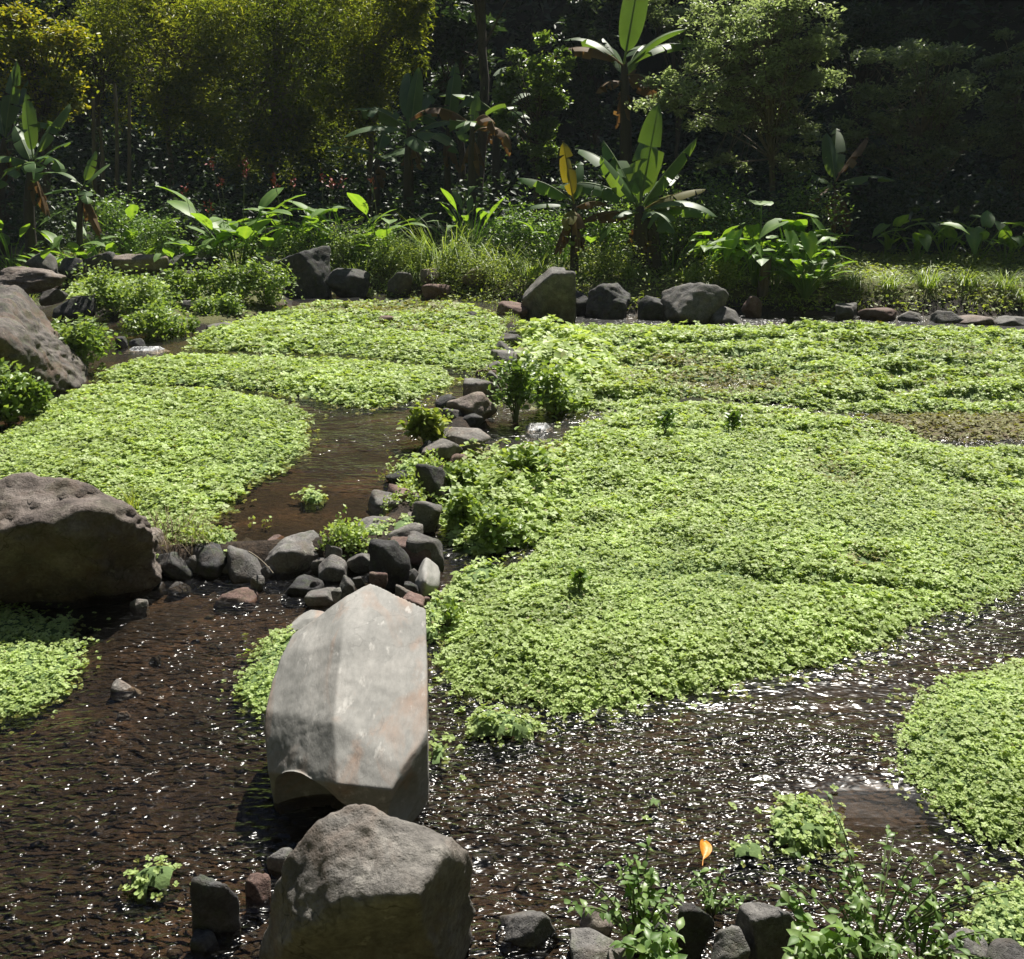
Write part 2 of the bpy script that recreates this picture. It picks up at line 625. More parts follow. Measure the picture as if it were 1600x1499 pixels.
POND = PX([(60, 856), (330, 852), (470, 845), (600, 838), (652, 760), (700, 680), (755, 610), (798, 520), (790, 470), (700, 458),
           (470, 452), (100, 470), (-150, 560), (-250, 700), (-150, 850)], ZP)
BERM = PX([(120, 870), (330, 860), (470, 853), (600, 846), (652, 765), (700, 685), (755, 612), (798, 520), (800, 480)], 0.08)
TERR = PX([(90, 428), (300, 428), (455, 440), (455, 468), (350, 498), (250, 505), (130, 470)], 0.25)


def bank_edge(x):
    return np.interp(x, [-14, -6, -3.6, -1.5, 0.3, 1.2, 7.5, 14], [17.2, 16.9, 16.2, 15.3, 14.5, 13.95, 13.75, 13.7])


def hill_base(x):
    return np.interp(x, [-60, -12, 2, 6.5, 9, 12, 16, 60], [26, 30, 33.5, 33.5, 25.4, 23.6, 23.4, 18])


def ground_z(x, y):
    x = np.asarray(x, float)
    y = np.asarray(y, float)
    z = -0.055 + 0.03 * fbm(v3(x, y, 2.2), 3, 3)
    z = np.minimum(z, -0.028)
    pond = smooth(-0.1, 0.15, sdist(x, y, POND))
    z = z + pond * 0.105
    z = np.maximum(z, 0.12 - (seg_dist(x, y, BERM) / 0.2) ** 2 * 0.2)
    t = smooth(-0.15, 0.3, sdist(x, y, TERR))
    z = z * (1 - t) + t * (0.22 + 0.03 * fbm(v3(x, y, 2.0), 2, 9))
    e = y - bank_edge(x)
    bank = smooth(-0.15, 0.9, e)
    zb = 0.36 + np.clip(e, 0, 40) * 0.035 + 0.10 * fbm(v3(x, y, 0.6), 3, 5)
    z = z * (1 - bank) + bank * zb
    hb = y - hill_base(x)
    z = z + np.where(hb > 0, np.minimum(hb * 2.0, 20 + np.clip(hb - 10, 0, 80) * 0.25), 0) * smooth(0, 2.0, hb)
    nb = smooth(1.95, 0.9, y + 0.10 * x)
    z = z * (1 - nb) + nb * (0.32 + np.clip(1.5 - y, 0, 5) * 0.08 + 0.05 * fbm(v3(x, y, 1.5), 3, 15))
    z = z + np.clip(-3.0 - y, 0, 24) * 1.7 * smooth(-3.0, -5.0, y) + np.clip(np.abs(x) - 15, 0, 22) * 1.2 * smooth(16, 12, y)  # steep slopes out of view, added to block sky light from behind and sides
    sb = smooth(9.5, 13, np.abs(x + 1.5) - np.clip(y - 8, 0, 20) * 0.35)
    z = z * (1 - sb) + sb * np.maximum(z, 0.5)
    return z


def gz(x, y):
    return float(ground_z(np.array([x]), np.array([y]))[0])


def B(px, Y):
    """point on the ground at distance Y seen in column px"""
    z = 0.5
    for _ in range(3):
        x = (px - 800) / FPX * (Y * CT + (CAMZ - z) * ST)
        z = gz(x, Y)
    return np.array([x, Y, z])


xs = np.concatenate([np.linspace(-120, -12, 20)[:-1], np.linspace(-12, -3, 70)[:-1], np.linspace(-3, 4, 130)[:-1], np.linspace(4, 12, 60)[:-1], np.linspace(12, 120, 20)])
ys = np.concatenate([np.linspace(-60, 0, 12)[:-1], np.linspace(0, 7, 130)[:-1], np.linspace(7, 20, 130)[:-1], np.linspace(20, 45, 40)[:-1], np.linspace(45, 140, 18)])
gx, gy = np.meshgrid(xs, ys, indexing='ij')
gX, gY = gx.ravel(), gy.ravel()
gZ = ground_z(gX, gY)
nx, ny = len(xs), len(ys)
ii, jj = np.meshgrid(np.arange(nx - 1), np.arange(ny - 1), indexing='ij')
gf = np.stack([ii * ny + jj, (ii + 1) * ny + jj, (ii + 1) * ny + jj + 1, ii * ny + jj + 1], -1).reshape(-1, 4)
gt = np.where(gZ > 0.16, 0.5, 0.0)
gt = np.where((gY > 18), 0.5 + 0.5 * smooth(18, 21, gY), gt)
gt = np.where(gY < -2, 1.0, gt)
gt = np.where(np.abs(gX) > 14, 1.0, gt)
ground = obj('ground', mesh_np('ground', np.stack([gX, gY, gZ], 1), [gf], groundmat(), gt))
tag(ground, kind='structure')


def sheet(name, poly, step, z, mat, amp=0.0, lively=(), base=.2):
    x0, y0 = poly[:, 0].min(), poly[:, 1].min()
    x1, y1 = poly[:, 0].max(), poly[:, 1].max()
    ax = np.arange(x0, x1 + step, step)
    ay = np.arange(y0, y1 + step, step)
    X, Y = np.meshgrid(ax, ay, indexing='ij')
    ny_ = len(ay)
    i, j = np.meshgrid(np.arange(len(ax) - 1), np.arange(ny_ - 1), indexing='ij')
    f = np.stack([i * ny_ + j, (i + 1) * ny_ + j, (i + 1) * ny_ + j + 1, i * ny_ + j + 1], -1).reshape(-1, 4)
    cx = (X[:-1, :-1] + step / 2).ravel()
    cyy = (Y[:-1, :-1] + step / 2).ravel()
    f = f[inside(cx, cyy, poly)]
    used = np.unique(f)
    mp = np.full(X.size, -1)
    mp[used] = np.arange(len(used))
    xv, yv = X.ravel()[used], Y.ravel()[used]
    zv = z + amp * fbm(v3(xv, yv, 5.0), 3, 77)
    lv = np.full(len(xv), base)
    for a, b, rx, ry, am in lively:
        c = P(a, b, z)
        lv = lv + am * np.exp(-((xv - c[0]) / rx) ** 2 - ((yv - c[1]) / ry) ** 2)
    lv = np.clip(lv, 0.03, 1.0)
    return obj(name, mesh_np(name, np.stack([xv, yv, zv], 1), [mp[f]], mat, lv))


LOWER = np.array([(-14, 0.6), (14, 0.6), (14, 15.5), (1.0, 15.5), (-0.2, 15.5), (-0.2, 9), (-0.35, 6.5), (-0.75, 5.2), (-5, 5.2), (-14, 6.0)])
M_water = watermat('stream_water', (0.80, 0.72, 0.62), 32, 12, 0.026, 0.036, 0.19, 0.41)
M_pondw = watermat('pond_water', (0.82, 0.72, 0.58), 26, 9, 0.024, 0.034, 0.18, 0.5)
tag(sheet('stream_water', LOWER, 0.05, 0.0, M_water, 0.004, [(880, 1270, .55, .55, .8), (1250, 1080, 1.0, .5, .55), (1560, 970, .8, .6, .6), (1430, 1320, .5, .3, .6), (1150, 1390, .6, .25, .6), (300, 1290, .9, .8, .75), (620, 1180, .5, .5, .4),
    (250, 1450, .9, .35, .6), (400, 960, .5, .25, .4), (400, 1230, .2, .5, .4), (1370, 1265, .30, .17, -1.3), (60, 1340, .4, .15, -.5), (230, 1080, .4, .3, -.02), (1530, 690, 2, .5, .5), (250, 1010, .6, .5, .3), (200, 1170, .6, .4, .2)], .42), kind='structure')
tag(sheet('pond_water', POND, 0.06, ZP, M_pondw, 0.002, [(560, 680, .8, 1.2, .4), (450, 635, .4, .4, .4), (640, 640, .6, .5, .4), (430, 800, .6, .3, -.3)], .42), kind='structure')

# ------------------------------------------------------------------ rocks
_ico = {}


def ico(n):
    if n not in _ico:
        bm = bmesh.new()
        bmesh.ops.create_icosphere(bm, subdivisions=n, radius=1)
        bm.verts.ensure_lookup_table()
        _ico[n] = (np.array([v.co[:] for v in bm.verts]), np.array([[v.index for v in f.verts] for f in bm.faces]))
        bm.free()
    return _ico[n]


def star(dirs, nrm, d, p):
    q = np.maximum(dirs @ nrm.T / d[None, :], 0)
    return (q ** p).sum(1) ** (-1.0 / p)


def rock_geo(seed, semi, sub, p=13.0, rough=0.09, k=12):
    g = np.random.default_rng(seed)
    dirs, F = ico(sub)
    nr = norm(g.normal(size=(k, 3)))
    ax = np.array([(1, 0, 0), (-1, 0, 0), (0, 1, 0), (0, -1, 0), (0, 0, 1), (0, 0, -1)], float)
    nr = np.concatenate([nr, ax])
    d = np.concatenate([g.uniform(0.62, 0.98, k), np.full(6, 0.98)])
    r = star(dirs, nr, d, p * 2.2)
    V = dirs * r[:, None]
    off = g.uniform(0, 50, 3)
    V *= (1 + rough * 1.2 * fbm(V * 1.6 + off, 3, seed) + rough * 0.8 * fbm(V * 5 + off, 3, seed + 5))[:, None]
    V *= np.asarray(semi)[None]
    return V, F


NROCK = [0]
PLACED = []


def rock(px, py, wpx, hpx, mat, label, zb=0.0, dr=0.75, p=13.0, rough=0.07, name='stone', cat='stone', group=None, seed=None, dark_sink=0.35, Y=None, sub=None):
    """stone whose base line is seen at (px, py) and which spans wpx x hpx pixels of the 1600 px photograph"""
    NROCK[0] += 1
    PLACED.append((px, py, label))
    seed = seed if seed is not None else 100 + NROCK[0]
    b = P(px, py, zb) if Y is None else D(px, py, Y)
    dist = depth_of(b)
    wm = wpx / FPX * dist * (1.14 if group == 'stones of the low wall between pond and cress field' else 1)
    dm = wm * (dr if dr != 0.75 or group not in ('stones of the low wall between pond and cress field', 'stones of the dam below the pond') else 1.05)
    dep = math.atan2(CAMZ - b[2], b[1])
    H = (hpx / FPX * dist - dm * 0.72 * math.sin(dep)) / math.cos(dep)
    H = max(H, 0.22 * wm)
    semi = (wm * 0.53, dm * 0.53, max(H * (0.5 + dark_sink / 2) * 1.02, min((H + 0.08) / 2, 0.75 * wm) if Y is None else 0))
    if sub is None:
        sub = 5 if wpx > 74 else 4
    V, F = rock_geo(seed, semi, sub, p, rough)
    V[:, 2] += H - semi[2]
    V[:, 1] += dm * 0.46
    o = obj(name, mesh_np(name, V, [F], mat), loc=tuple(b))
    return tag(o, label, cat, group)


def hull_rock(ctrl, mat, name, label, cat, p=16.0, rough=0.02, sub=6, carve=(), fs=4.0, group=None, post=None):
    C = np.array(ctrl, float)
    bm = bmesh.new()
    for c in C:
        bm.verts.new(c)
    bmesh.ops.convex_hull(bm, input=bm.verts)
    bmesh.ops.recalc_face_normals(bm, faces=bm.faces)
    cen = C.mean(0)
    pl = []
    for f in bm.faces:
        n = np.array(f.normal[:])
        d = n @ (np.array(f.verts[0].co[:]) - cen)
        if d < 1e-4:
            continue
        if all((n @ q[:3] < 0.992) for q in pl):
            pl.append(np.array([*n, d]))
    bm.free()
    pl = np.array(pl)
    dirs, F = ico(sub)
    ext = C.max(0) - C.min(0)
    dd = norm(dirs * ext[None])
    r = star(dd, pl[:, :3], pl[:, 3], p)
    V = cen + dd * r[:, None]
    for c, rad in carve:
        v = V - np.asarray(c)
        dist = np.linalg.norm(v, axis=1)
        k = dist < rad
        V[k] = np.asarray(c) + v[k] / dist[k][:, None] * rad
    if post:
        V = post(V)
    sz = float(ext.mean())
    V = V + dd * (sz * rough * (fbm(V * fs, 5, 3) + 0.35 * fbm(V * fs * 5, 3, 8)))[:, None]
    base = np.array([cen[0], cen[1], C[:, 2].min()])
    o = obj(name, mesh_np(name, V - base, [F], mat), loc=tuple(base))
    return tag(o, label, cat, group)


def Q(a):
    return [P(*q) for q in a]


# the large pale slab
slab_top = Q([(579, 911, .50), (540, 932, .50), (666, 960, .46), (457, 991, .39), (424, 1066, .325), (412, 1135, .25), (418, 1207, .15),
              (535, 1000, .49), (522, 1128, .38), (527, 1225, .27), (667, 1078, .37), (660, 1165, .29), (612, 1234, .25), (650, 1190, .26)])
slab_bot = []
for q in slab_top:
    cxy = np.array([P(545, 1080, .3)[0], P(545, 1080, .3)[1]])
    xy = np.array(q[:2]) * 0.98 + cxy * 0.02
    slab_bot.append([xy[0], xy[1] + (0.07 if q[2] < .3 else 0.0), -0.13])
g0 = P(498, 975, .46); g1 = P(498, 1190, .27)


def slab_post(V):
    d = seg_dist(V[:, 0], V[:, 1], np.array([g0, g1]))
    top = smooth(0.1, 0.2, V[:, 2])
    V[:, 2] -= 0.006 * np.exp(-(d / 0.05) ** 2) * top
    return V


hull_rock(slab_top + slab_bot, M_slab, 'rock_slab', 'large pale smooth stone slab with a ridge down its top, dark undercut front edge', 'rock slab',
          p=220, rough=0.012, sub=7, carve=[(P(482, 1212, .205) + np.array([0, -0.06, -.195]), 0.225), (P(655, 1200, .25) + np.array([.06, -0.09, -.12]), 0.16)], fs=5, post=slab_post)

bt = Q([(554, 1258, .62), (500, 1283, .60), (624, 1283, .60), (704, 1308, .55), (728, 1334, .48), (690, 1335, .57), (650, 1398, .56), (533, 1404, .53),
        (459, 1458, .42), (449, 1340, .52), (420, 1413, .34), (404, 1505, .12), (742, 1420, .22)])
apx = P(554, 1258, .62)
bt += [np.array(q) for q in ([apx[0] - .25, apx[1] + .05, -.1], [apx[0] + .22, apx[1] + .05, -.1])] + Q([(735, 1490, -.1), (560, 1570, .05), (420, 1560, 0.0), (690, 1560, 0.05)])
hull_rock(bt, M_boulder, 'boulder', 'grey brown angular boulder in front of the pale slab, cut by the bottom edge', 'boulder', p=110, rough=0.05, sub=6, fs=7)

lb = Q([(-140, 765, .62), (60, 745, .66), (140, 758, .62), (200, 790, .52), (240, 838, .34), (150, 800, .56), (60, 845, .42), (-140, 860, .44), (150, 850, .40),
        (-140, 840, .0), (60, 845, .0), (180, 850, .0), (236, 868, .0)])
lb += [np.array([q[0], q[1] + .0, -.1]) for q in (P(-140, 765, .62), P(140, 758, .62), P(225, 830, .3))]
hull_rock(lb, M_brownrock, 'boulder', 'big brown weathered boulder at the left end of the stone dam, deep shadow below', 'boulder', p=90, rough=0.07, sub=6, fs=5)

fb = Q([(-170, 440, 1.05), (30, 450, .98), (76, 500, .66), (114, 572, .28), (122, 604, .12), (0, 520, .78), (-170, 520, .8), (48, 570, .42), (62, 628, .1), (-60, 650, .1), (-170, 650, .1)])
fb += [np.array([q[0], q[1] + .5, 0.0]) for q in (P(-170, 440, 1.05), P(30, 450, .98), P(112, 575, .26))]
hull_rock(fb, M_cliffrock, 'boulder', 'huge dark brown boulder at the left edge beside the pond bushes', 'boulder', p=50, rough=0.06, sub=6, fs=3.4)

far = 'stones along the far bank'
rock(58, 428, 62, 36, M_rock, 'smooth grey oval stone leaning left at the far left bank', .32, p=8, rough=.03, group=far)
rock(108, 430, 44, 28, M_darkrock, 'dark stone right of the smooth oval stone on the far left bank', .32, group=far)
rock(157, 430, 46, 40, M_darkrock, 'dark pointed stone standing in the far left bank wall', .32, p=22, group=far)
rock(177, 433, 32, 14, M_darkrock, 'low dark stone under the dark pointed stone at far left', .28, group=far)
rock(215, 430, 95, 38, M_brownrock, 'wide brown earthy rock face in the far left bank wall', .30, dr=.6, rough=.12, group=far)
rock(300, 432, 80, 40, M_darkrock, 'dark rough rock with overhanging plants right of the brown rock face', .30, dr=.6, rough=.13, group=far)
rock(282, 443, 60, 22, M_rock, 'flat grey stone lying before the dark rough rock', .25, dr=.6, p=18, group=far)
rock(124, 436, 20, 10, M_rock, 'small grey stone in the grass at the upper left terrace', .27, group=far)
rock(402, 446, 78, 30, M_rock, 'pale rounded stone left of the tall dark boulder', .25, p=9, group=far)
rock(418, 424, 26, 26, M_rock, 'small rough stone leaning on the tall dark boulder', .40, group=far)
rock(470, 462, 84, 80, M_darkrock, 'tall dark boulder with a shadowed flat face behind the bushes', .12, p=20, name='boulder', cat='boulder', dr=.8)
rock(540, 460, 66, 40, M_darkrock, 'dark rounded stone right of the tall dark boulder', .14, group=far)
rock(626, 456, 42, 32, M_rock, 'grey knobbly stone in grass on the middle of the far bank', .18, group=far)
rock(668, 440, 34, 20, M_brownrock, 'brown stone buried in grass behind the knobbly grey stone', .33, group=far)
rock(678, 466, 48, 24, M_redrock, 'flat pinkish stone at the upper edge of the pond', .12, p=10, group=far)
rock(742, 448, 44, 30, M_brownrock, 'brown overgrown stone left of the great bank boulder', .25, group=far)
rock(800, 500, 46, 30, M_redrock, 'small red brown stone at the left foot of the great bank boulder', .04, group=far)
rock(855, 506, 98, 90, M_rock, 'great grey bank boulder with a pale mottled top, left of the banana plants', .0, p=16, name='boulder', cat="boulder", sub=5, dr=.9)
rock(950, 497, 84, 54, M_darkrock, 'dark rock hollow with grass on top below the main banana plant', .0, rough=.12, group=far)
rock(905, 490, 40, 34, M_darkrock, 'dark stone squeezed behind the right side of the great bank boulder', .03, group=far)
rock(1020, 499, 42, 40, M_darkrock, 'narrow dark stone between the grassy hollow and the round boulder', .0, group=far)
rock(1092, 506, 98, 68, M_rock, 'round dark grey boulder with brown top on the far bank, right of the bananas', .0, p=9, name='boulder', cat="boulder", sub=5)
rock(1132, 508, 62, 34, M_rock, 'small pale wedge stone at the foot of the round dark boulder', -.02, p=20, group=far)
rock(1176, 490, 30, 28, M_redrock, 'reddish stone by the foot of the cut stump', .06, group=far)
rock(1325, 497, 38, 26, M_rock, 'flat topped pale stone right of the lance leaved clump', .03, p=22, group=far)
rock(1382, 502, 66, 26, M_redrock, 'long low brown stone on the right far bank', .0, p=9, group=far)
rock(1428, 505, 40, 20, M_rock, 'flat low stone between the long brown stone and the bluish stone', -.02, group=far)
rock(1486, 508, 46, 24, M_rock, 'bluish grey split stone on the right far bank', -.02, p=22, group=far)
rock(1535, 510, 66, 22, M_brownrock, 'low earthy stone at the right end of the far bank', -.02, p=9, group=far)
rock(1590, 512, 50, 20, M_rock, 'last grey stone of the far bank at the right edge', -.02, group=far)
ter = 'stones of the upper left terrace'
rock(80, 470, 38, 22, M_rock, 'dark block on top of the stone ledge by the huge left boulder', .33, p=24, group=ter)
rock(112, 497, 66, 34, M_darkrock, 'dark stone ledge with pale flat top over the inflow', .18, p=26, group=ter)
rock(30, 452, 110, 36, M_brownrock, 'brown earthy rock behind the top of the huge left boulder', .55, rough=.1, group=ter)
rock(186, 546, 22, 20, M_darkrock, 'wet black stone left of the small upper cascade', .1, group=ter)
rock(214, 541, 26, 14, M_darkrock, 'wet black stone in the small upper cascade', .12, group=ter)
rock(302, 495, 34, 26, M_rock, 'grey stone showing through the cress bushes', .14, p=18, group=ter)
rock(338, 517, 42, 14, M_rock, 'flat pale stone at the upper left corner of the far cress bed', .12, p=12, group=ter)
rock(601, 507, 34, 14, M_redrock, 'smooth pinkish stone amid the far cress bed', .14, p=8, group=ter)
rock(735, 497, 20, 12, M_darkrock, 'small dark stone at the right of the far cress bed', .13, group=ter)
wal = 'stones of the low wall between pond and cress field'
rock(797, 543, 32, 26, M_rock, 'farthest grey stone of the low wall', .06, group=wal)
rock(788, 568, 42, 26, M_rock, 'second farthest dark layered stone of the low wall', .08, p=20, group=wal)
rock(776, 582, 34, 20, M_rock, 'wall stone just behind the leaning dark bush', .1, group=wal)
rock(752, 632, 48, 44, M_rock, 'pale squarish wall stone left of the leaning dark bush', .1, p=24, group=wal)
rock(738, 655, 70, 48, M_brownrock, 'broad brown layered wall stone below the pale squarish one', .1, p=14, rough=.1, group=wal)
rock(690, 640, 26, 26, M_darkrock, 'dark round stone at the pond side of the brown layered stone', .08, p=9, group=wal)
rock(706, 655, 28, 20, M_rock, 'grey stone on the left of the broad brown wall stone', .1, group=wal)
rock(738, 662, 34, 18, M_darkrock, 'dark stone tucked under the broad brown wall stone', .09, group=wal)
rock(726, 694, 66, 36, M_boulder, 'flat pale tilted capstone in the middle of the low wall', .12, p=28, rough=.03, group=wal)
rock(692, 712, 58, 30, M_boulder, 'brownish flat capstone just nearer than the pale tilted one', .12, p=22, rough=.03, group=wal)
rock(668, 708, 26, 22, M_darkrock, 'dark grey stone left of the brownish capstone', .09, group=wal)
rock(684, 690, 22, 18, M_rock, 'small light grey stone behind the yellow green tuft', .1, group=wal)
rock(674, 782, 42, 66, M_darkrock, 'tall dark upright stone with shaded flat side in the low wall', .06, p=26, group=wal)
rock(628, 757, 56, 22, M_darkrock, 'low dark stone poking into the pond left of the upright stone', .08, group=wal)
rock(593, 796, 42, 34, M_rock, 'rounded grey stone at the pond corner of the wall', .08, p=10, group=wal)
rock(628, 788, 46, 30, M_redrock, 'reddish brown stone between the pond corner stone and upright stone', .09, group=wal)
rock(662, 822, 52, 48, M_rock, 'blocky grey stone below the tall upright stone', .06, p=20, group=wal)
rock(622, 822, 44, 24, M_redrock, 'small pinkish stone amid tufts at the pond corner', .08, group=wal)
rock(578, 836, 44, 26, M_rock, 'pale flat stone at the pond end of the dam', .08, p=18, group=wal)
rock(632, 848, 46, 34, M_boulder, 'pale topped stone above the large black stone', .10, p=20, group=wal)
rock(666, 888, 50, 60, M_rock, 'square grey stone with brown flank at the right of the wall', .02, p=24, group=wal)
rock(640, 872, 58, 36, M_redrock, 'sloping brown slab stone behind the large black stone', .10, p=16, group=wal)
rock(662, 928, 36, 60, M_slab, 'pale flat stone lying against the right shoulder of the big slab', .04, dr=2.6, p=16, rough=.04, group=wal)
rock(610, 916, 68, 74, M_darkrock, 'large black stone with shaded face just behind the big slab', .02, p=24, name='boulder', cat='boulder')
dam = 'stones of the dam below the pond'
rock(540, 868, 58, 46, M_rock, 'grey stone of the dam left of the large black stone', .04, p=18, group=dam)
rock(562, 888, 42, 34, M_rock, 'small brownish stone left beside the large black stone', .03, group=dam)
rock(515, 907, 46, 48, M_rock, 'rounded grey stone in the middle of the dam front', .0, p=11, group=dam)
rock(455, 898, 90, 64, M_rock, 'broad grey stone with flat brown top in the dam', .0, p=22, group=dam)
rock(422, 862, 44, 26, M_redrock, 'red brown stone behind the broad dam stone', .06, group=dam)
rock(376, 908, 60, 54, M_rock, 'angular grey stone of the dam with black gap behind', .0, p=24, group=dam)
rock(374, 868, 52, 28, M_darkrock, 'black stone standing behind the angular dam stone', .05, p=22, group=dam)
rock(316, 902, 72, 60, M_darkrock, 'dark rough stone of the dam left of the angular stone', .0, rough=.11, group=dam)
rock(262, 905, 66, 56, M_darkrock, 'black stone at the foot of the big brown boulder', .0, rough=.11, group=dam)
rock(222, 880, 64, 56, M_brownrock, 'brown cracked stone leaning on the big brown boulder', .05, p=18, group=dam)
rock(466, 932, 66, 36, M_darkrock, 'mossy dark stone lying before the broad dam stone', -.01, p=10, group=dam)
rock(540, 930, 26, 32, M_rock, 'small upright grey pebble stone behind the slab top', .06, p=9, group=dam)
rock(502, 943, 48, 28, M_rock, 'small grey stone left of the upright pebble stone', .02, group=dam)
rock(486, 992, 76, 48, M_slab, 'flat light grey stone half hidden behind the left of the big slab', .0, p=18, rough=.03, group=dam)
rock(640, 946, 40, 22, M_redrock, 'small reddish stone in front of the large black stone', .12, group=dam)
rock(238, 925, 42, 20, M_darkrock, 'low mossy stone at the water edge below the brown boulder', -.02, group=dam)
rock(276, 925, 34, 20, M_darkrock, 'low dark stone at the water edge left of the dam gap', -.02, group=dam)
rock(360, 944, 72, 20, M_redrock, 'flat reddish stone awash below the dam', -.01, dr=.5, p=9, group=dam)
st = 'loose stones in the lower stream'
rock(213, 957, 26, 24, M_rock, 'small angular grey stone alone in the stream below the dam', -.02, p=24, group=st)
rock(195, 1090, 42, 28, M_boulder, 'pale flat stone breaking the water left of the slab', -.03, p=16, group=st)
rock(240, 1034, 22, 14, M_darkrock, 'tiny black stone in the middle of the left stream', -.02, group=st)
rock(190, 1118, 18, 10, M_brownrock, 'tiny brown stone just below the pale flat stream stone', -.02, group=st)
rock(432, 1370, 44, 46, M_rock, 'small grey stone touching the left side of the front boulder', -.02, p=12, group=st)
rock(400, 1418, 52, 48, M_redrock, 'wet dark red stone left of the front boulder', -.02, group=st)
rock(336, 1470, 70, 96, M_darkrock, 'mossy dark grey stone in the stream, left of the dark red stone', -.02, p=20, group=st)
rock(318, 1495, 40, 34, M_darkrock, 'low wet stone in front of the mossy dark stone', -.02, group=st)
rock(826, 1485, 96, 72, M_rock, 'cone shaped pale topped stone right of the front boulder', -.02, p=14, group=st)
rock(905, 1243, 46, 16, M_darkrock, 'flat dark stone just awash in the glittering riffle', -.02, dr=.6, group=st)
rock(758, 1345, 40, 22, M_darkrock, 'dark stone awash at the right shoulder of the front boulder', -.03, group=st)
rock(1168, 1342, 40, 16, M_darkrock, 'flat grey stone beside the small cress tuft near the orange leaf', -.02, group=st)
rock(720, 1478, 50, 40, M_redrock, 'dark red wet stone at the right foot of the front boulder', -.04, group=st)
nb = 'stones of the near bank'
rock(930, 1462, 60, 46, M_brownrock, 'brown stone left of the near weeds', .02, group=nb)
rock(945, 1510, 96, 50, M_rock, 'low grey brown stone at the bottom edge left of the weeds', .03, group=nb)
rock(1085, 1505, 54, 86, M_darkrock, 'dark upright stone between the two near weeds', .02, p=18, group=nb)
rock(1142, 1512, 66, 60, M_rock, 'grey flat topped stone right of the dark upright stone', .04, p=20, group=nb)
rock(1208, 1500, 92, 84, M_rock, 'large grey near bank stone with black shaded left side', .02, p=20, group=nb)
rock(1290, 1508, 60, 46, M_darkrock, 'dark stone hidden under the big near weed', .02, group=nb)
rock(1522, 1500, 84, 48, M_rock, 'long grey stone at the bottom right', .04, p=14, group=nb)
rock(1478, 1512, 38, 38, M_redrock, 'small red stone left of the long grey stone at bottom right', .04, group=nb)
rock(1590, 1515, 70, 40, M_rock, 'grey rounded stone in the bottom right corner', .06, p=9, group=nb)
rock(1020, 1492, 44, 60, M_darkrock, 'black stone behind the left near weed', .0, group=nb)

fil = 'small filler stones of the dam and wall'
BIGS, seen_lab = list(PLACED), set()
for k, (a, b_) in enumerate([(350, 885), (400, 905), (415, 890), (500, 880), (520, 862), (490, 915), (560, 912), (580, 860), (590, 905), (600, 845), (615, 860), (648, 900), (655, 868), (640, 812), (610, 800),
                             (645, 790), (655, 770), (650, 740), (660, 726), (700, 700), (705, 722), (715, 668), (700, 640), (722, 640), (760, 612), (770, 600), (760, 590), (780, 592), (792, 555), (785, 550), (805, 530),
                             (300, 880), (345, 862), (440, 868), (575, 925), (525, 935), (590, 870), (630, 930), (535, 950), (645, 925), (660, 940)]):
    ci = rnd.randrange(4)
    a0, b0, l0 = min(BIGS, key=lambda q: math.hypot(q[0] - a, (q[1] - b_ - 8) * 1.5))
    side = ('left of' if a < a0 else 'right of') if abs(a - a0) > abs(b_ + 8 - b0) * 1.2 else ('behind' if b_ + 8 < b0 else 'in front of')
    lab = 'tiny %s stone %s the %s' % (('grey', 'black', 'pale', 'reddish')[ci], side, l0)
    lab = ' '.join(lab.split()[:16])
    if lab in seen_lab:
        continue
    seen_lab.add(lab)
    rock(a, b_ + 4, rnd.uniform(*((16, 32) if b_ > 850 else (24, 42))), rnd.uniform(*((12, 22) if b_ > 850 else (16, 26))), (M_rock, M_darkrock, M_boulder, M_redrock)[ci], lab, rnd.uniform(.03, .09), group=fil, p=rnd.choice([9, 14, 20]))

# pebbles on the bed, seen through the water
acc = Acc()
dirs1, F1 = ico(2)
npb = 1500
for k in range(npb):
    a, b = rng.uniform(-60, 1680), 900 + 620 * rng.random() ** 0.8
    q = P(a, b, -0.05)
    s = 0.005 + 0.028 * rng.random() ** 5
    z = gz(q[0], q[1])
    if z > 0.05:
        continue
    V = dirs1 * np.array([s, s * rng.uniform(.6, 1), s * rng.uniform(.4, .7)]) * (1 + 0.25 * rng.normal(size=(len(dirs1), 1)).clip(-1, 1) * .5)
    an = rng.uniform(0, 6.3)
    V = np.stack([V[:, 0] * math.cos(an) - V[:, 1] * math.sin(an), V[:, 0] * math.sin(an) + V[:, 1] * math.cos(an), V[:, 2]], 1)
    acc.add(V + [q[0], q[1], z - s * .05], [F1])
tag(obj('pebbles', acc.mesh('pebbles', M_pebble)), 'small brown and black pebbles on the shallow stream bed', 'pebbles', kind='stuff')

# ------------------------------------------------------------------ watercress beds
SPR = 5


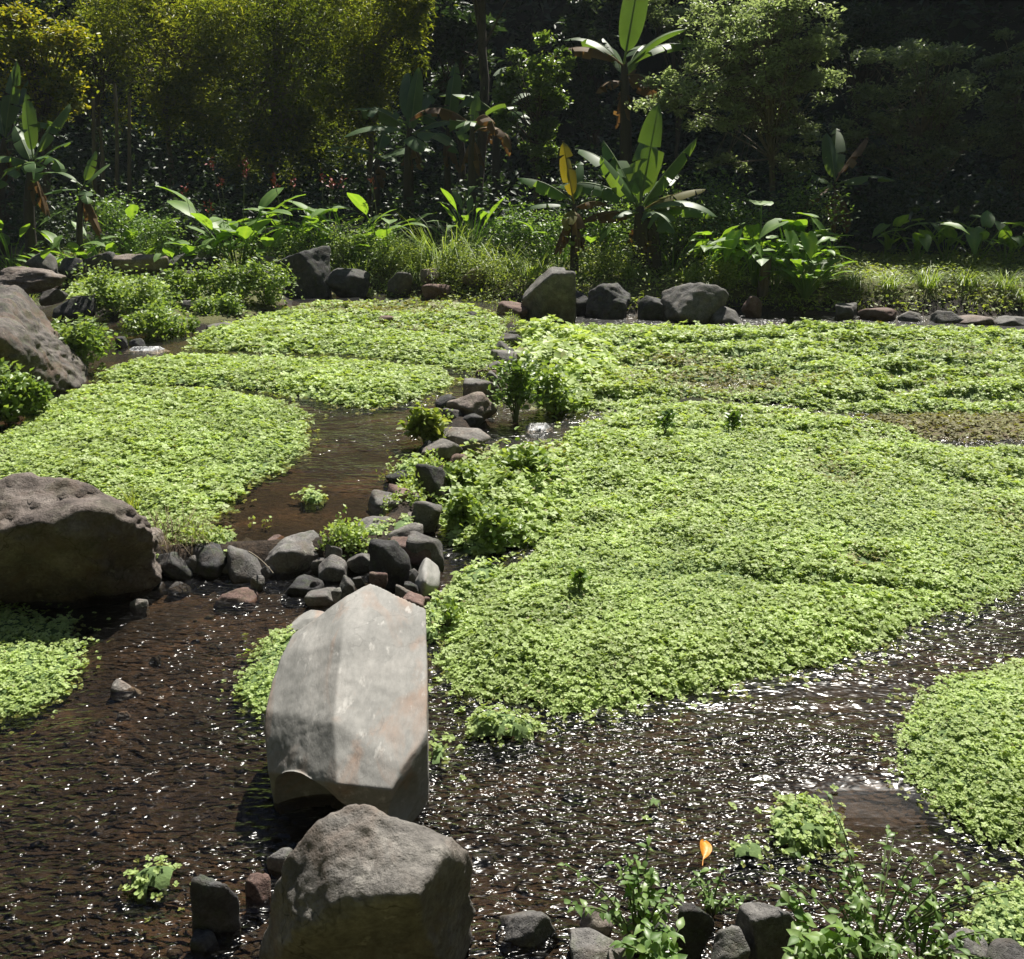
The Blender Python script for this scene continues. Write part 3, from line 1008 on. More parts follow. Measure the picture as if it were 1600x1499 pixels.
def cress_mat(name, pix, z0, H, label, mat=None, spots=(), lai=2.45, edge=0.16, und=0.35, leaf=0.0030, stuff=True, lift=0.0, streak=0.0, seed=1, group=None, mini=0.0100, tall=0.0, cat='watercress bed', under=None):
    mat = mat or M_cress
    poly = np.array([P(a, b, z0) for a, b in pix])
    # soften the traced outline
    q = poly
    for _ in range(2):
        n2 = np.roll(q, -1, 0)
        q = np.stack([q * .75 + n2 * .25, q * .25 + n2 * .75], 1).reshape(-1, 3)
    poly = q
    x0, y0 = poly[:, 0].min(), poly[:, 1].min()
    x1, y1 = poly[:, 0].max(), poly[:, 1].max()
    sp = [(P(a, b, z0)[0], P(a, b, z0)[1], rx, ry, dh, br) for a, b, rx, ry, dh, br in spots]
    ys0 = max(y0, 1.5)

    def height(x, y):
        wob = 0.10 * fbm(v3(x, y, 5.0), 4, seed + 40, .65) * min(1, (y1 - y0))
        d = sdist(x, y, poly) + wob
        e = 2.0 * edge * (0.6 + 0.06 * y)
        h = H * (.25 * smooth(-.02, .04, d) + .75 * smooth(-0.02, e, d)) * (0.82 + und * fbm(v3(x, y, 1.3), 3, seed))
        h = h + H * 0.22 * fbm(v3(x, y, 4.5), 2, seed + 3) * smooth(0, e, d)
        if streak:
            st_ = fbm(np.stack([x * 0.55, y * 1.25, 0 * x], 1), 3, seed + 9)
            h = h - streak * smooth(0.04, 0.14, st_) * smooth(0.34, 0.2, st_) * smooth(0, e, d)
        br = np.zeros_like(x)
        for sx, sy, rx, ry, dh, b in sp:
            k = np.exp(-(((x - sx) / rx) ** 2 + ((y - sy) / ry) ** 2) * (1 + .5 * fbm(v3(x, y, 3.0), 2, 5)))
            h = h * (1 - dh * k)
            br = np.maximum(br, b * k)
        return h, d, br

    def sz(y):
        return np.maximum(mini, leaf * np.sqrt(y * y + 4.0))

    # area weighted sampling
    dens0 = lai / (0.55 * sz(np.array([ys0]))[0] ** 2) / SPR
    n = int((x1 - x0) * (y1 - y0) * dens0)
    n = min(n, 2000000)
    x = rng.uniform(x0 - .1, x1 + .1, n)
    y = rng.uniform(y0 - .1, y1 + .1, n)
    k = rng.random(n) < (sz(np.array([ys0]))[0] / sz(y)) ** 2
    x, y = x[k], y[k]
    h, d, br = height(x, y)
    k = ((d > -0.01) | (rng.random(len(x)) < .30 * np.exp(np.minimum(d, 0) / .05))) & (rng.random(len(x)) > 0.62 * br)
    x, y, h, d, br = x[k], y[k], h[k], d[k], br[k]
    n = len(x)
    s = sz(y) * rng.uniform(0.7, 1.3, n) * (1 + .35 * fbm(v3(x, y, 1.1), 2, seed + 50))
    ctr = np.stack([x, y, z0 + lift + h + s * rng.normal(0, 0.55, n) - 0.2 * s], 1)
    if tall:
        ctr[:, 2] += tall * np.maximum(0, rng.normal(0, 1, n)) * smooth(0, .3, fbm(v3(x, y, 3.5), 2, seed + 8))
    eps = 0.04
    hx = (height(x + eps, y)[0] - h) / eps
    hy = (height(x, y + eps)[0] - h) / eps
    up = norm(np.stack([-hx * .3, -hy * .3, np.ones(n)], 1) + rng.normal(0, 0.22, (n, 3)))
    t1 = norm(np.cross(up, rng.normal(size=(n, 3))))
    t2 = np.cross(up, t1)
    patch = fbm(v3(x, y, 0.9), 3, seed + 21)
    base_t = 0.56 + 0.22 * patch + rng.normal(0, 0.13, n)
    accm = Acc()
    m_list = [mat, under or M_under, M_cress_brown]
    for kx in range(SPR):
        an = 2 * math.pi * kx / SPR + rng.uniform(-.5, .5, n)
        el = rng.uniform(-0.15, 0.55, n)
        ax = (np.cos(an) * np.cos(el))[:, None] * t1 + (np.sin(an) * np.cos(el))[:, None] * t2 + np.sin(el)[:, None] * up
        nr = up - ax * (ax * up).sum(1, keepdims=True) + 0.15 * rng.normal(size=(n, 3))
        L = s * rng.uniform(.8, 1.2, n)
        isb = rng.random(n) < br * 1.1 + .015
        lw = L * rng.uniform(.75, .95, n)
        tt_ = np.clip(base_t + rng.normal(0, .08, n), 0, 1)
        for near_, tpl_ in ((True, OVAL), (False, KITE)):
            q_ = (y < 3.4) == near_
            if not q_.any():
                continue
            V, F, T = leaf_cloud((ctr + ax * (0.12 * s)[:, None])[q_], ax[q_], nr[q_], L[q_] * (1 if near_ else 1.12), lw[q_] * (1 if near_ else 1.25), tt_[q_], tpl_)
            accm.V.append(V)
            accm.T.append(T)
            accm.F.append(F + accm.n)
            accm.M.append(np.repeat(np.where(isb[q_], 2, 0), 2))
            accm.n += len(V)
    # stem sheet below the leaves, coloured dark so the gaps read as shade
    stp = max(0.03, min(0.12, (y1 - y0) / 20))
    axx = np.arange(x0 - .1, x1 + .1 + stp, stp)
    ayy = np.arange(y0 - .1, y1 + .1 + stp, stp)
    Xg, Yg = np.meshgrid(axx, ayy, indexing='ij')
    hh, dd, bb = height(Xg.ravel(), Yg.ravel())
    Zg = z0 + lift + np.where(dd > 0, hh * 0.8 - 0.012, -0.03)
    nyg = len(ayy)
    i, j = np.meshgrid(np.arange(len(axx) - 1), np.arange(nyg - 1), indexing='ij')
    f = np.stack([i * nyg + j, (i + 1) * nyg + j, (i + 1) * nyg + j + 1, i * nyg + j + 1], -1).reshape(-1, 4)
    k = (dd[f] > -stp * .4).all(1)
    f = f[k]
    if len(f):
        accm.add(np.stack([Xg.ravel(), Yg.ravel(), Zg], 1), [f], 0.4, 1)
    org = np.array([poly[:, 0].mean(), poly[:, 1].mean(), z0])
    if not stuff:
        t = thing(name, label, cat, tuple(org), group)
        if len(f):
            st_acc = Acc()
            st_acc.V, st_acc.T, st_acc.F, st_acc.M = [accm.V.pop()], [accm.T.pop()], [accm.F.pop() - (accm.n - Xg.size)], [accm.M.pop() * 0]
            obj('stem', st_acc.mesh('stem', under or M_under, True, org), t)['kind'] = 'stuff'  # the sheet under the tuft, with the gap shade in its colour
        obj('foliage', accm.mesh('foliage', m_list, True, org), t)
        return t
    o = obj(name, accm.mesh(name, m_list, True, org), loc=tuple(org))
    return tag(o, label, cat, group, 'stuff')


beds = 'floating watercress beds'
cress_mat('watercress_bed', [(688, 1000), (680, 1062), (705, 1078), (760, 1088), (830, 1102), (900, 1114), (960, 1114), (1040, 1096), (1120, 1076), (1200, 1058), (1260, 1050),
           (1330, 1025), (1380, 1000), (1440, 975), (1510, 950), (1580, 925), (1650, 880), (1760, 830), (1800, 705), (1600, 702), (1450, 700), (1420, 672), (1330, 656),
           (1200, 642), (1050, 630), (950, 650), (880, 680), (868, 740), (885, 800), (850, 850), (790, 890), (720, 940)], 0, .095,
          'broad bright green watercress bed filling the right, its rounded near edge on the stream',
          spots=[(1350, 885, .10, .10, .9, .9), (1310, 750, .16, .3, .8, .6), (1600, 830, .2, .3, .7, .4), (905, 915, .05, .05, -.6, 0), (1320, 720, .35, .12, .5, .2), (1160, 660, .6, .12, .5, .2)], streak=.05, seed=2, group=beds)
cress_mat('watercress_bed', [(815, 540), (850, 523), (930, 514), (1100, 515), (1300, 511), (1600, 519), (1780, 523), (1820, 640), (1600, 644), (1470, 646), (1320, 646),
           (1200, 632), (1080, 618), (1000, 640), (930, 645), (860, 630), (830, 590)], 0, .13,
          'far strip of watercress below the bank with brown patches and dark furrows', spots=[(1130, 600, .8, .45, .75, .95), (1070, 570, .6, .3, .5, .6), (1500, 560, .5, .3, .6, .5), (1330, 545, .7, .12, .7, .2), (1470, 600, .9, .12, .6, .3)],
          streak=.10, seed=5, group=beds)
cress_mat('watercress_bed', [(1330, 656), (1400, 648), (1600, 646), (1800, 648), (1800, 690), (1600, 688), (1450, 688), (1400, 672)], 0, .035,
          'thin yellow brown withered watercress patch beside the narrow channel at right', mat=M_cress_brown, lai=2.2, seed=8, group=beds, under=M_under_brown)
cress_mat('watercress_bed', [(-200, 700), (0, 688), (60, 648), (120, 607), (200, 604), (280, 611), (350, 616), (420, 624), (470, 640), (483, 668), (470, 708), (430, 738), (370, 768), (335, 795),
           (320, 842), (270, 852), (200, 810), (120, 775), (0, 765), (-200, 770)], ZP, .085,
          'large rounded watercress bed at left between the two brown boulders', seed=11, group=beds, spots=[(440, 640, .2, .2, .4, .0)])
cress_mat('watercress_bed', [(150, 586), (230, 563), (300, 558), (420, 559), (520, 566), (620, 573), (690, 576), (712, 591), (690, 609), (640, 626), (590, 638), (540, 636), (480, 622), (400, 611),
           (300, 603), (200, 600), (160, 597)], ZP, .085, 'long narrow watercress bed, middle of the three in the left pond', seed=13, group=beds)
cress_mat('watercress_bed', [(285, 543), (330, 517), (350, 508), (430, 490), (480, 477), (600, 472), (700, 474), (760, 486), (795, 522), (790, 560), (740, 582), (700, 574), (620, 565), (560, 556),
           (450, 551), (360, 551)], ZP, .085, 'farthest watercress bed of the left pond with a tan patch near its top', seed=17, group=beds,
          spots=[(590, 487, 1.2, .5, .5, .95), (640, 478, .8, .3, .5, .8), (650, 520, .8, .3, .5, .3)], streak=.05)
cress_mat('watercress_bed', [(90, 455), (160, 438), (280, 437), (330, 447), (250, 470), (140, 478)], .22, .08, 'pale cress patch on the upper left terrace behind the bushes', seed=19, group=beds)
cress_mat('watercress_bed', [(-120, 945), (0, 948), (50, 951), (95, 963), (130, 990), (128, 1025), (100, 1066), (60, 1106), (0, 1126), (-120, 1146)], 0, .08,
          'rounded watercress bed at the left edge of the lower stream', seed=23, group=beds)
cress_mat('watercress_bed', [(400, 1002), (440, 985), (480, 985), (470, 1090), (425, 1119), (388, 1112), (372, 1092), (385, 1050)], 0, .07,
          'small watercress bed squeezed against the left side of the big slab', seed=25, group=beds)
cress_mat('watercress_bed', [(1428, 1108), (1470, 1072), (1540, 1048), (1600, 1042), (1760, 1040), (1800, 1350), (1600, 1334), (1530, 1308), (1470, 1272), (1425, 1228), (1412, 1190), (1415, 1140)], 0, .11,
          'lush watercress bed at the right edge of the lower stream', seed=27, group=beds)
cress_mat('watercress_bed', [(1508, 1425), (1530, 1392), (1580, 1370), (1720, 1365), (1730, 1500), (1570, 1490), (1522, 1460)], 0.0, .07,
          'yellow green watercress bed in the bottom right corner', seed=29, group=beds)
cress_mat('watercress_bed', [(690, 790), (705, 730), (770, 708), (860, 692), (895, 700), (885, 740), (890, 800), (850, 850), (780, 868), (700, 870)], 0, .20,
          'tall leafy cress margin along the right side of the low wall', seed=31, group=beds, und=.8, leaf=.0046, tall=.07, lai=3.0, edge=.34, spots=[(800, 700, .3, .6, .4, .7)])
cress_mat('watercress_bed', [(800, 530), (840, 515), (900, 530), (960, 560), (960, 620), (900, 645), (850, 640), (820, 600)], 0, .22,
          'tall cress margin right of the far end of the low wall', seed=33, group=beds, und=.7, leaf=.0062, tall=.06, lai=3.6)
cress_mat('watercress_bed', [(682, 925), (720, 895), (790, 882), (740, 930), (715, 975), (690, 1010)], 0, .12,
          'dark leafy strip between the slab and the broad right bed', seed=35, group=beds, und=.7, leaf=.0046, tall=.04, lai=2.8)
tuf = 'small watercress tufts in the stream'
for pix, h, lab in [
    ([(465, 780), (480, 766), (505, 768), (512, 782), (490, 792)], .05, 'tiny watercress tuft floating alone in the left pond'),
    ([(726, 1140), (750, 1112), (800, 1118), (858, 1145), (820, 1158), (760, 1160), (735, 1155)], .07, 'flat watercress tuft just off the big bed, right of the slab'),
    ([(668, 1170), (690, 1150), (700, 1175), (690, 1200), (670, 1198)], .06, 'narrow watercress tuft against the right side of the slab'),
    ([(1195, 1300), (1215, 1262), (1260, 1252), (1305, 1280), (1318, 1310), (1270, 1332), (1215, 1330)], .11, 'domed watercress tuft at right centre of the glittering riffle'),
    ([(1132, 1338), (1150, 1315), (1190, 1315), (1200, 1338), (1170, 1352)], .08, 'small watercress tuft right of the orange leaf'),
    ([(1008, 1258), (1020, 1236), (1034, 1248), (1028, 1268)], .06, 'tiny upright watercress sprig in the middle of the riffle'),
    ([(190, 1388), (215, 1362), (255, 1350), (290, 1358), (275, 1385), (225, 1402)], .07, 'straggly watercress tuft in the bottom left stream'),
    ([(615, 735), (640, 712), (668, 722), (665, 748), (630, 755)], .08, 'pale cress tuft on the pond side of the low wall'),
    ([(560, 838), (590, 815), (625, 812), (610, 838), (580, 848)], .06, 'cress tuft among stones at the pond end of the dam'),
    ([(600, 825), (640, 800), (650, 815), (620, 838)], .05, 'little cress tuft between the blocky wall stones'),
    ([(300, 855), (345, 830), (375, 838), (350, 858)], .05, 'sparse cress fringe where the left bed meets the dam'),
    ([(655, 1000), (672, 940), (690, 930), (690, 1000)], .10, 'dark cress sprigs at the right shoulder of the slab'),
]:
    z = ZP if pix[0][1] < 860 and pix[0][0] < 690 else 0.0
    cress_mat('watercress_tuft', pix, z, h, lab, stuff=False, edge=.04, seed=60 + len(lab), group=tuf, lai=3.0, cat='watercress tuft', leaf=.0036)


# creeping cress and weeds that overgrow the wall and dam
ac = Acc()
n = 5200
seg = rng.integers(0, len(BERM) - 1, n)
tt_ = rng.random(n)
xy = BERM[seg, :2] * (1 - tt_)[:, None] + BERM[seg + 1, :2] * tt_[:, None] + rng.normal(0, .16, (n, 2))
msk = fbm(v3(xy[:, 0], xy[:, 1], 3.2), 2, 19)
k = msk > .22
xy = xy[k]
n = len(xy)
zz = np.maximum(ground_z(xy[:, 0], xy[:, 1]), 0) + np.abs(rng.normal(0, .05, n))
for kk in range(4):
    V, F, T = leaf_cloud(np.stack([xy[:, 0], xy[:, 1], zz], 1) + rng.normal(0, .012, (n, 3)), rand_dir(n, .4), norm(rng.normal(0, .5, (n, 3)) + [0, 0, 1]), rng.uniform(.02, .036, n), rng.uniform(.014, .026, n), np.clip(.5 + rng.normal(0, .2, n), 0, 1), KITE)
    ac.add(V, [F], T)
tag(obj('wall_overgrowth', ac.mesh('wall_overgrowth', M_cress)), 'small creeping green plants growing between the stones of wall and dam', 'creeping plants', kind='stuff')


# ------------------------------------------------------------------ plants: shared builders
def clump_leaves(acc, centers, radii, nper, L, W, tpl=KITE, up=.35, droop=0.0, tint0=.5, flat=1.0, shell=.55, mi=0):
    for c, r in zip(centers, radii):
        n = nper
        d = rand_dir(n)
        rr = (shell + (1 - shell) * rng.random(n)) ** 0.8
        off = (d * rr[:, None] if shell >= .5 else rng.normal(0, .48, (n, 3))) * np.asarray(r)[None]
        off[:, 2] *= flat
        pos = c + off
        ax = d * .8 + rng.normal(0, .55, (n, 3)) + np.array([0, 0, up - droop])
        ax[:, 2] *= .5
        ax = norm(ax)
        nr = norm(rng.normal(0, .55, (n, 3)) + np.array([0, 0, 1.0]))
        l_ = L * rng.uniform(.65, 1.3, n)
        ti = np.clip(tint0 + rng.normal(0, .1) + rng.normal(0, .17, n), 0, 1)
        V, F, T = leaf_cloud(pos, ax, nr, l_, l_ * W, ti, tpl)
        acc.add(V, [F], T, mi)


def shrub(px, Y, wpx, hpx, mat, label, L=.08, W=.5, ncl=9, nper=130, name='shrub', cat='shrub', py=None, z=None, group=None, up=.3, droop=0.0, tint0=.5, stemmat=None, tpl=OVAL):
    b = B(px, Y) if z is None else np.array([D(px, py or 500, Y)[0], Y, z])
    s = depth_of(b) / FPX
    wm, hm = wpx * s, hpx * s
    t = thing(name, label, cat, tuple(b), group)
    cs, rs = [], []
    ac = Acc()
    sa = Acc()
    for k in range(ncl):
        a = rng.uniform(0, 6.28)
        r = rng.random() ** .6
        zz = rng.uniform(.18, .88)
        wr = math.sqrt(max(.15, 1 - (zz - .35) ** 2 * 1.9))
        c = np.array([math.cos(a) * r * wm * .4 * wr, math.sin(a) * r * wm * .32 * wr, hm * zz])
        cs.append(c)
        rr = (0.15 * wm + 0.12 * hm) * rng.uniform(.5, 1.5)
        rs.append((rr, rr * .9, rr * rng.uniform(.6, 1.2)))
        V, F = tube(bez(np.array([c[0] * .15, c[1] * .15, -.03]), np.array([c[0] * .3, c[1] * .3, c[2] * .7]), c, 6), np.linspace(max(.004, hm * .012), .003, 6), 5)
        sa.add(V, [F])
    clump_leaves(ac, cs, rs, nper, L, W, tpl, up, droop, tint0, shell=.45)
    obj('stem', sa.mesh('stem', stemmat or M_stem), t)['kind'] = 'stuff'
    obj('foliage', ac.mesh('foliage', mat), t)
    return t


def blades(n, rad, L, W, lean, az0=None, tint0=.5):
    """arching grass blades around the origin"""
    a = rng.uniform(0, 6.28, n)
    rr = np.sqrt(rng.random(n)) * rad
    base = np.stack([np.cos(a) * rr, np.sin(a) * rr, np.full(n, -.02)], 1)
    az = a + rng.normal(0, .8, n)
    le = L * rng.uniform(.55, 1.15, n)
    ln = lean * rng.uniform(.4, 1.3, n)
    dirx = np.stack([np.cos(az), np.sin(az), np.zeros(n)], 1)
    side = np.stack([-np.sin(az), np.cos(az), np.zeros(n)], 1)
    ts = np.array([0, .35, .7, 1.0])
    Vs = []
    for t_ in ts:
        ang = ln * (0.25 + 1.1 * t_)
        up = np.cos(ang * t_)
        c = base + dirx * (le * t_ * np.sin(ang))[:, None] + np.array([0, 0, 1]) * (le * t_ * np.maximum(up, .1) * np.cos(ang * .6))[:, None]
        wd = W * (1 - t_ ** 2 * .95) * .5
        Vs += [c - side * wd, c + side * wd]
    V = np.stack(Vs, 1).reshape(-1, 3)
    f = np.array([[0, 1, 3, 2], [2, 3, 5, 4], [4, 5, 7, 6]])
    F = (f[None] + (np.arange(n) * 8)[:, None, None]).reshape(-1, 4)
    T = np.repeat(np.clip(tint0 + rng.normal(0, .2, n), 0, 1), 8)
    return V, F, T


def grass_clump(px, Y, hpx, n, label, mat=None, spread=.35, W=.014, lean=.9, group=None, z=None, tint0=.5, name='grass_clump', cat='grass clump'):
    b = B(px, Y)
    if z is not None:
        b[2] = z
    s = depth_of(b) / FPX
    ac = Acc()
    V, F, T = blades(n, spread * hpx * s, hpx * s * 1.15, W, lean, tint0=tint0)
    ac.add(V, [F], T)
    o = obj(name, ac.mesh(name, mat or M_grass), loc=tuple(b))
    return tag(o, label, cat, group)


# --- big leaves
def banana_leaf_mesh(L, Wd, el, bend, torn, mat, seed, dry=0.0, fold=.35):
    g = np.random.default_rng(seed)
    n = 19
    t = np.linspace(0, 1, n)
    ang = el - bend * t ** 1.3
    dx = np.cos(ang) * L / (n - 1)
    dz = np.sin(ang) * L / (n - 1)
    mid = np.stack([np.concatenate([[0], np.cumsum(dx[:-1])]), np.zeros(n), np.concatenate([[0], np.cumsum(dz[:-1])])], 1)
    prof = np.where(t < .14, 0.02, np.sin(np.clip((t - .12) / .88, 0, 1) * math.pi) ** .45 * (1 - .25 * t))
    prof[-1] = .02
    ac = Acc()
    nv = np.stack([-np.sin(ang), np.zeros(n), np.cos(ang)], 1)
    for sgn in (1, -1):
        i = 2
        while i < n - 1:
            step = int(g.integers(2, 5)) if torn > 0 else n - 1 - i
            if g.random() > torn and torn > 0:
                step = min(step + 4, n - 1 - i)
            j = min(i + step, n - 1)
            fo = fold + (g.normal(0, .55) * torn + dry * g.uniform(.2, 1.0))
            idx = np.arange(i, j + 1)
            rows = []
            for fr in (0.0, .5, 1.0):
                wv = prof[idx] * Wd * .5 * fr
                dd = fo * (0.6 + .7 * fr)
                yy = sgn * wv * math.cos(min(dd, 1.45))
                zz = -wv * math.sin(dd)
                tt = idx.astype(float)
                e = np.stack([mid[idx, 0], yy + 0 * tt, mid[idx, 2]], 1) + nv[idx] * zz[:, None]
                if torn > 0 and fr > 0 and len(idx) > 1:
                    c = e.mean(0)
                    e = c + (e - c) * np.array([1 - .16 * fr, 1, 1 - .16 * fr])
                rows.append(e)
            V = np.concatenate(rows)
            m = len(idx)
            F = []
            for r_ in (0, 1):
                for q in range(m - 1):
                    a = r_ * m + q
                    F.append((a, a + 1, a + 1 + m, a + m) if sgn < 0 else (a, a + m, a + 1 + m, a + 1))
            ti = np.clip(.5 + g.normal(0, .1) + .1 * np.linspace(-1, 1, 3).repeat(m), 0, 1)
            ac.add(V, [F], ti)
            i = j
    V, F = tube(mid - nv * .004, np.linspace(.022, .004, n) * (L / 1.6), 5)
    ac.add(V, [F], .95)
    return ac.mesh('leaf', mat)


def banana(px, Y, pytop, r, leaves, label, base=None, lean=(0, 0), group='banana plants', name='banana_plant', stems=1):
    """leaves: (azimuth, elevation, length, width, bend, kind) in degrees; azimuth 0 = right, 90 = away, 270 = towards the camera"""
    b = B(px, Y) if base is None else base
    top = D(px + lean[0], pytop, Y + lean[1]) - b
    t = thing(name, label, 'banana plant', tuple(b), group)
    sa = Acc()
    for k in range(stems):
        o2 = np.array([k * r * 1.6, k * .1, 0])
        hh = 1.0 if k == 0 else .8
        pts = bez(np.array([0, 0, -.1]) + o2, np.array([0, 0, top[2] * .55]) + o2, top * hh + o2 * .6, 9)
        V, F = tube(pts, r * np.array([1.25, 1.12, 1.04, 1, .95, .88, .8, .66, .45]), 10)
        V += (V - V.mean(0)) * 0.02 * rng.normal(size=(len(V), 1))
        sa.add(V, [F])
    obj('pseudostem', sa.mesh('pseudostem', M_pseudo), t)
    leaves = list(leaves) + [(rng.uniform(0, 360), rng.uniform(-75, -50), rng.uniform(.45, .8), .22, 25, 'd') for _ in range(3)]
    for q, (az, el, L, Wd, bend, kind) in enumerate(leaves):
        mat = {'g': M_banana, 't': M_banana, 'd': M_bananadry, 'y': M_bananayel}[kind[0]]
        torn = 0.8 if 't' in kind or 'd' in kind else (0.35 if ('y' in kind or rng.random() < .85) else 0.0)
        me = banana_leaf_mesh(L, Wd * 1.12, R(el), R(bend), torn, mat, 1000 + px * 7 + q, .9 if 'd' in kind else 0, fold=.3 if 'f' not in kind else .75)
        o = obj('leaf', me, t)
        o.scale = (1.12, 1.12, 1.12)
        o.location = tuple(top * (1 - .012 * q) * np.array([1, 1, 1]))
        o.rotation_euler = (R(rng.uniform(-14, 14)), 0, R(az))
        if kind[0] == 'd':
            o['label'] = 'dry brown torn leaf'
        elif kind[0] == 'y':
            o['label'] = 'yellowed leaf'
    return t


def blade_mesh(shape, L, Wd, pet, el, tilt, seed, mat, curl=.25):
    """leaf on its petiole: origin at the plant base"""
    g = np.random.default_rng(seed)
    ac = Acc()
    hx = math.cos(el) * pet
    tip = np.array([hx, 0, math.sin(el) * pet])
    pts = bez(np.zeros(3), np.array([hx * .25, 0, tip[2] * .65]), tip, 6)
    V, F = tube(pts, np.linspace(.012, .006, 6), 5)
    ac.add(V, [F], .7)
    n = 8
    t = np.linspace(0, 1, n)
    if shape == 'heart':
        wprof = np.array([.62, .92, 1, .94, .78, .55, .28, .02])
        t0 = -.28
    elif shape == 'lance':
        wprof = np.array([.08, .5, .8, .96, 1, .82, .5, .02])
        t0 = 0
    else:
        wprof = np.array([.1, .7, .95, 1, .95, .8, .5, .02])
        t0 = 0
    x = (t0 + (1 - t0) * t) * L
    ang = tilt - curl * 2.2 * t
    dxx = np.gradient(x)
    cx = np.cumsum(np.cos(ang) * dxx) - np.cos(ang[0]) * dxx[0]
    cz = np.cumsum(np.sin(ang) * dxx) - np.sin(ang[0]) * dxx[0]
    off = np.interp(0, x, cx), np.interp(0, x, cz)
    cx, cz = cx - off[0], cz - off[1]
    rows = []
    for sgn, fr in ((-1, 1.0), (-1, .5), (0, 0), (1, .5), (1, 1.0)):
        yy = sgn * fr * wprof * Wd * .5
        zz = cz + fr * wprof * Wd * .12 * (1 if fr < 1 else .75) + .012 * g.normal(size=n) * fr * L
        xx = cx.copy()
        if shape == 'heart' and sgn != 0:
            pass
        if shape == 'heart' and sgn == 0:
            xx[0] = cx[1] * .6
        rows.append(np.stack([xx + tip[0], yy, zz + tip[2]], 1))
    V = np.concatenate(rows)
    F = []
    for r_ in range(4):
        for q in range(n - 1):
            a = r_ * n + q
            F.append((a, a + 1, a + 1 + n, a + n))
    ac.add(V, [F], np.clip(.5 + np.repeat(np.array([.1, 0, .25, 0, .1]), n) + g.normal(0, .05, 5 * n), 0, 1))
    return ac.mesh('leaf', mat)


_lv = {}


def leafy(px, Y, hpx, n, shape, label, mat=None, wl=.5, spread=1.0, name='leafy_plant', cat='leafy plant', group=None, flowers=0, z=None, petf=.75, elr=(45, 85), sizef=.42):
    b = B(px, Y)
    if z is not None:
        b[2] = z
    h = hpx * 1.25 * depth_of(b) / FPX
    mat = mat or M_taro
    key = (shape, mat.name, round(wl, 2), round(petf, 2), elr)
    if key not in _lv:
        ms = []
        for k in range(7):
            g = random.Random(k * 17 + len(shape) + int(wl * 50))
            el = R(g.uniform(*elr))
            ms.append(blade_mesh(shape, sizef / .42 * .42 * g.uniform(.85, 1.15), sizef * wl * g.uniform(.9, 1.1), petf * g.uniform(.6, 1.1), el,
                                 R(g.uniform(-55, 50)) if shape == 'heart' else R(g.uniform(0, 65)), k + 3, mat, g.uniform(.1, .45)))
        _lv[key] = ms
    t = thing(name, label, cat, tuple(b), group)
    for q in range(n):
        o = obj('leaf', _lv[key][rng.integers(0, 7)], t)
        a = 2 * math.pi * q / n * 2.4 + rng.uniform(-.4, .4)
        o.rotation_euler = (rng.uniform(-.15, .15), rng.uniform(-.15, .15), a)
        sc = h / .95 * rng.uniform(.55, 1.1)
        o.scale = (sc * spread, sc * spread, sc)
        o.location = (math.cos(a) * .04 * h * spread, math.sin(a) * .04 * h * spread, -.02)
    for q in range(flowers):
        ac = Acc()
        a = rng.uniform(0, 6.28)
        p0 = np.array([math.cos(a) * .1 * h, math.sin(a) * .1 * h, 0])
        p1 = p0 * 2.2 + np.array([0, 0, h * rng.uniform(1.05, 1.3)])
        V, F = tube(bez(p0, p0 + [0, 0, h * .6], p1, 6), np.linspace(.007, .004, 6), 5)
        ac.add(V, [F], .5, 0)
        m = 12
        pos = p1 + rng.normal(0, .025, (m, 3)) + np.linspace(-.12, .04, m)[:, None] * np.array([0, 0, 1])
        V, F, T = leaf_cloud(pos, rand_dir(m, .9), rand_dir(m), np.full(m, .07), np.full(m, .035), np.full(m, .5), KITE)
        ac.add(V, [F], T, 1)
        f = obj('flower', ac.mesh('flower', [M_stem, M_flower]), t)
        f['label'] = 'red flower spike on a thin stalk'
    return t


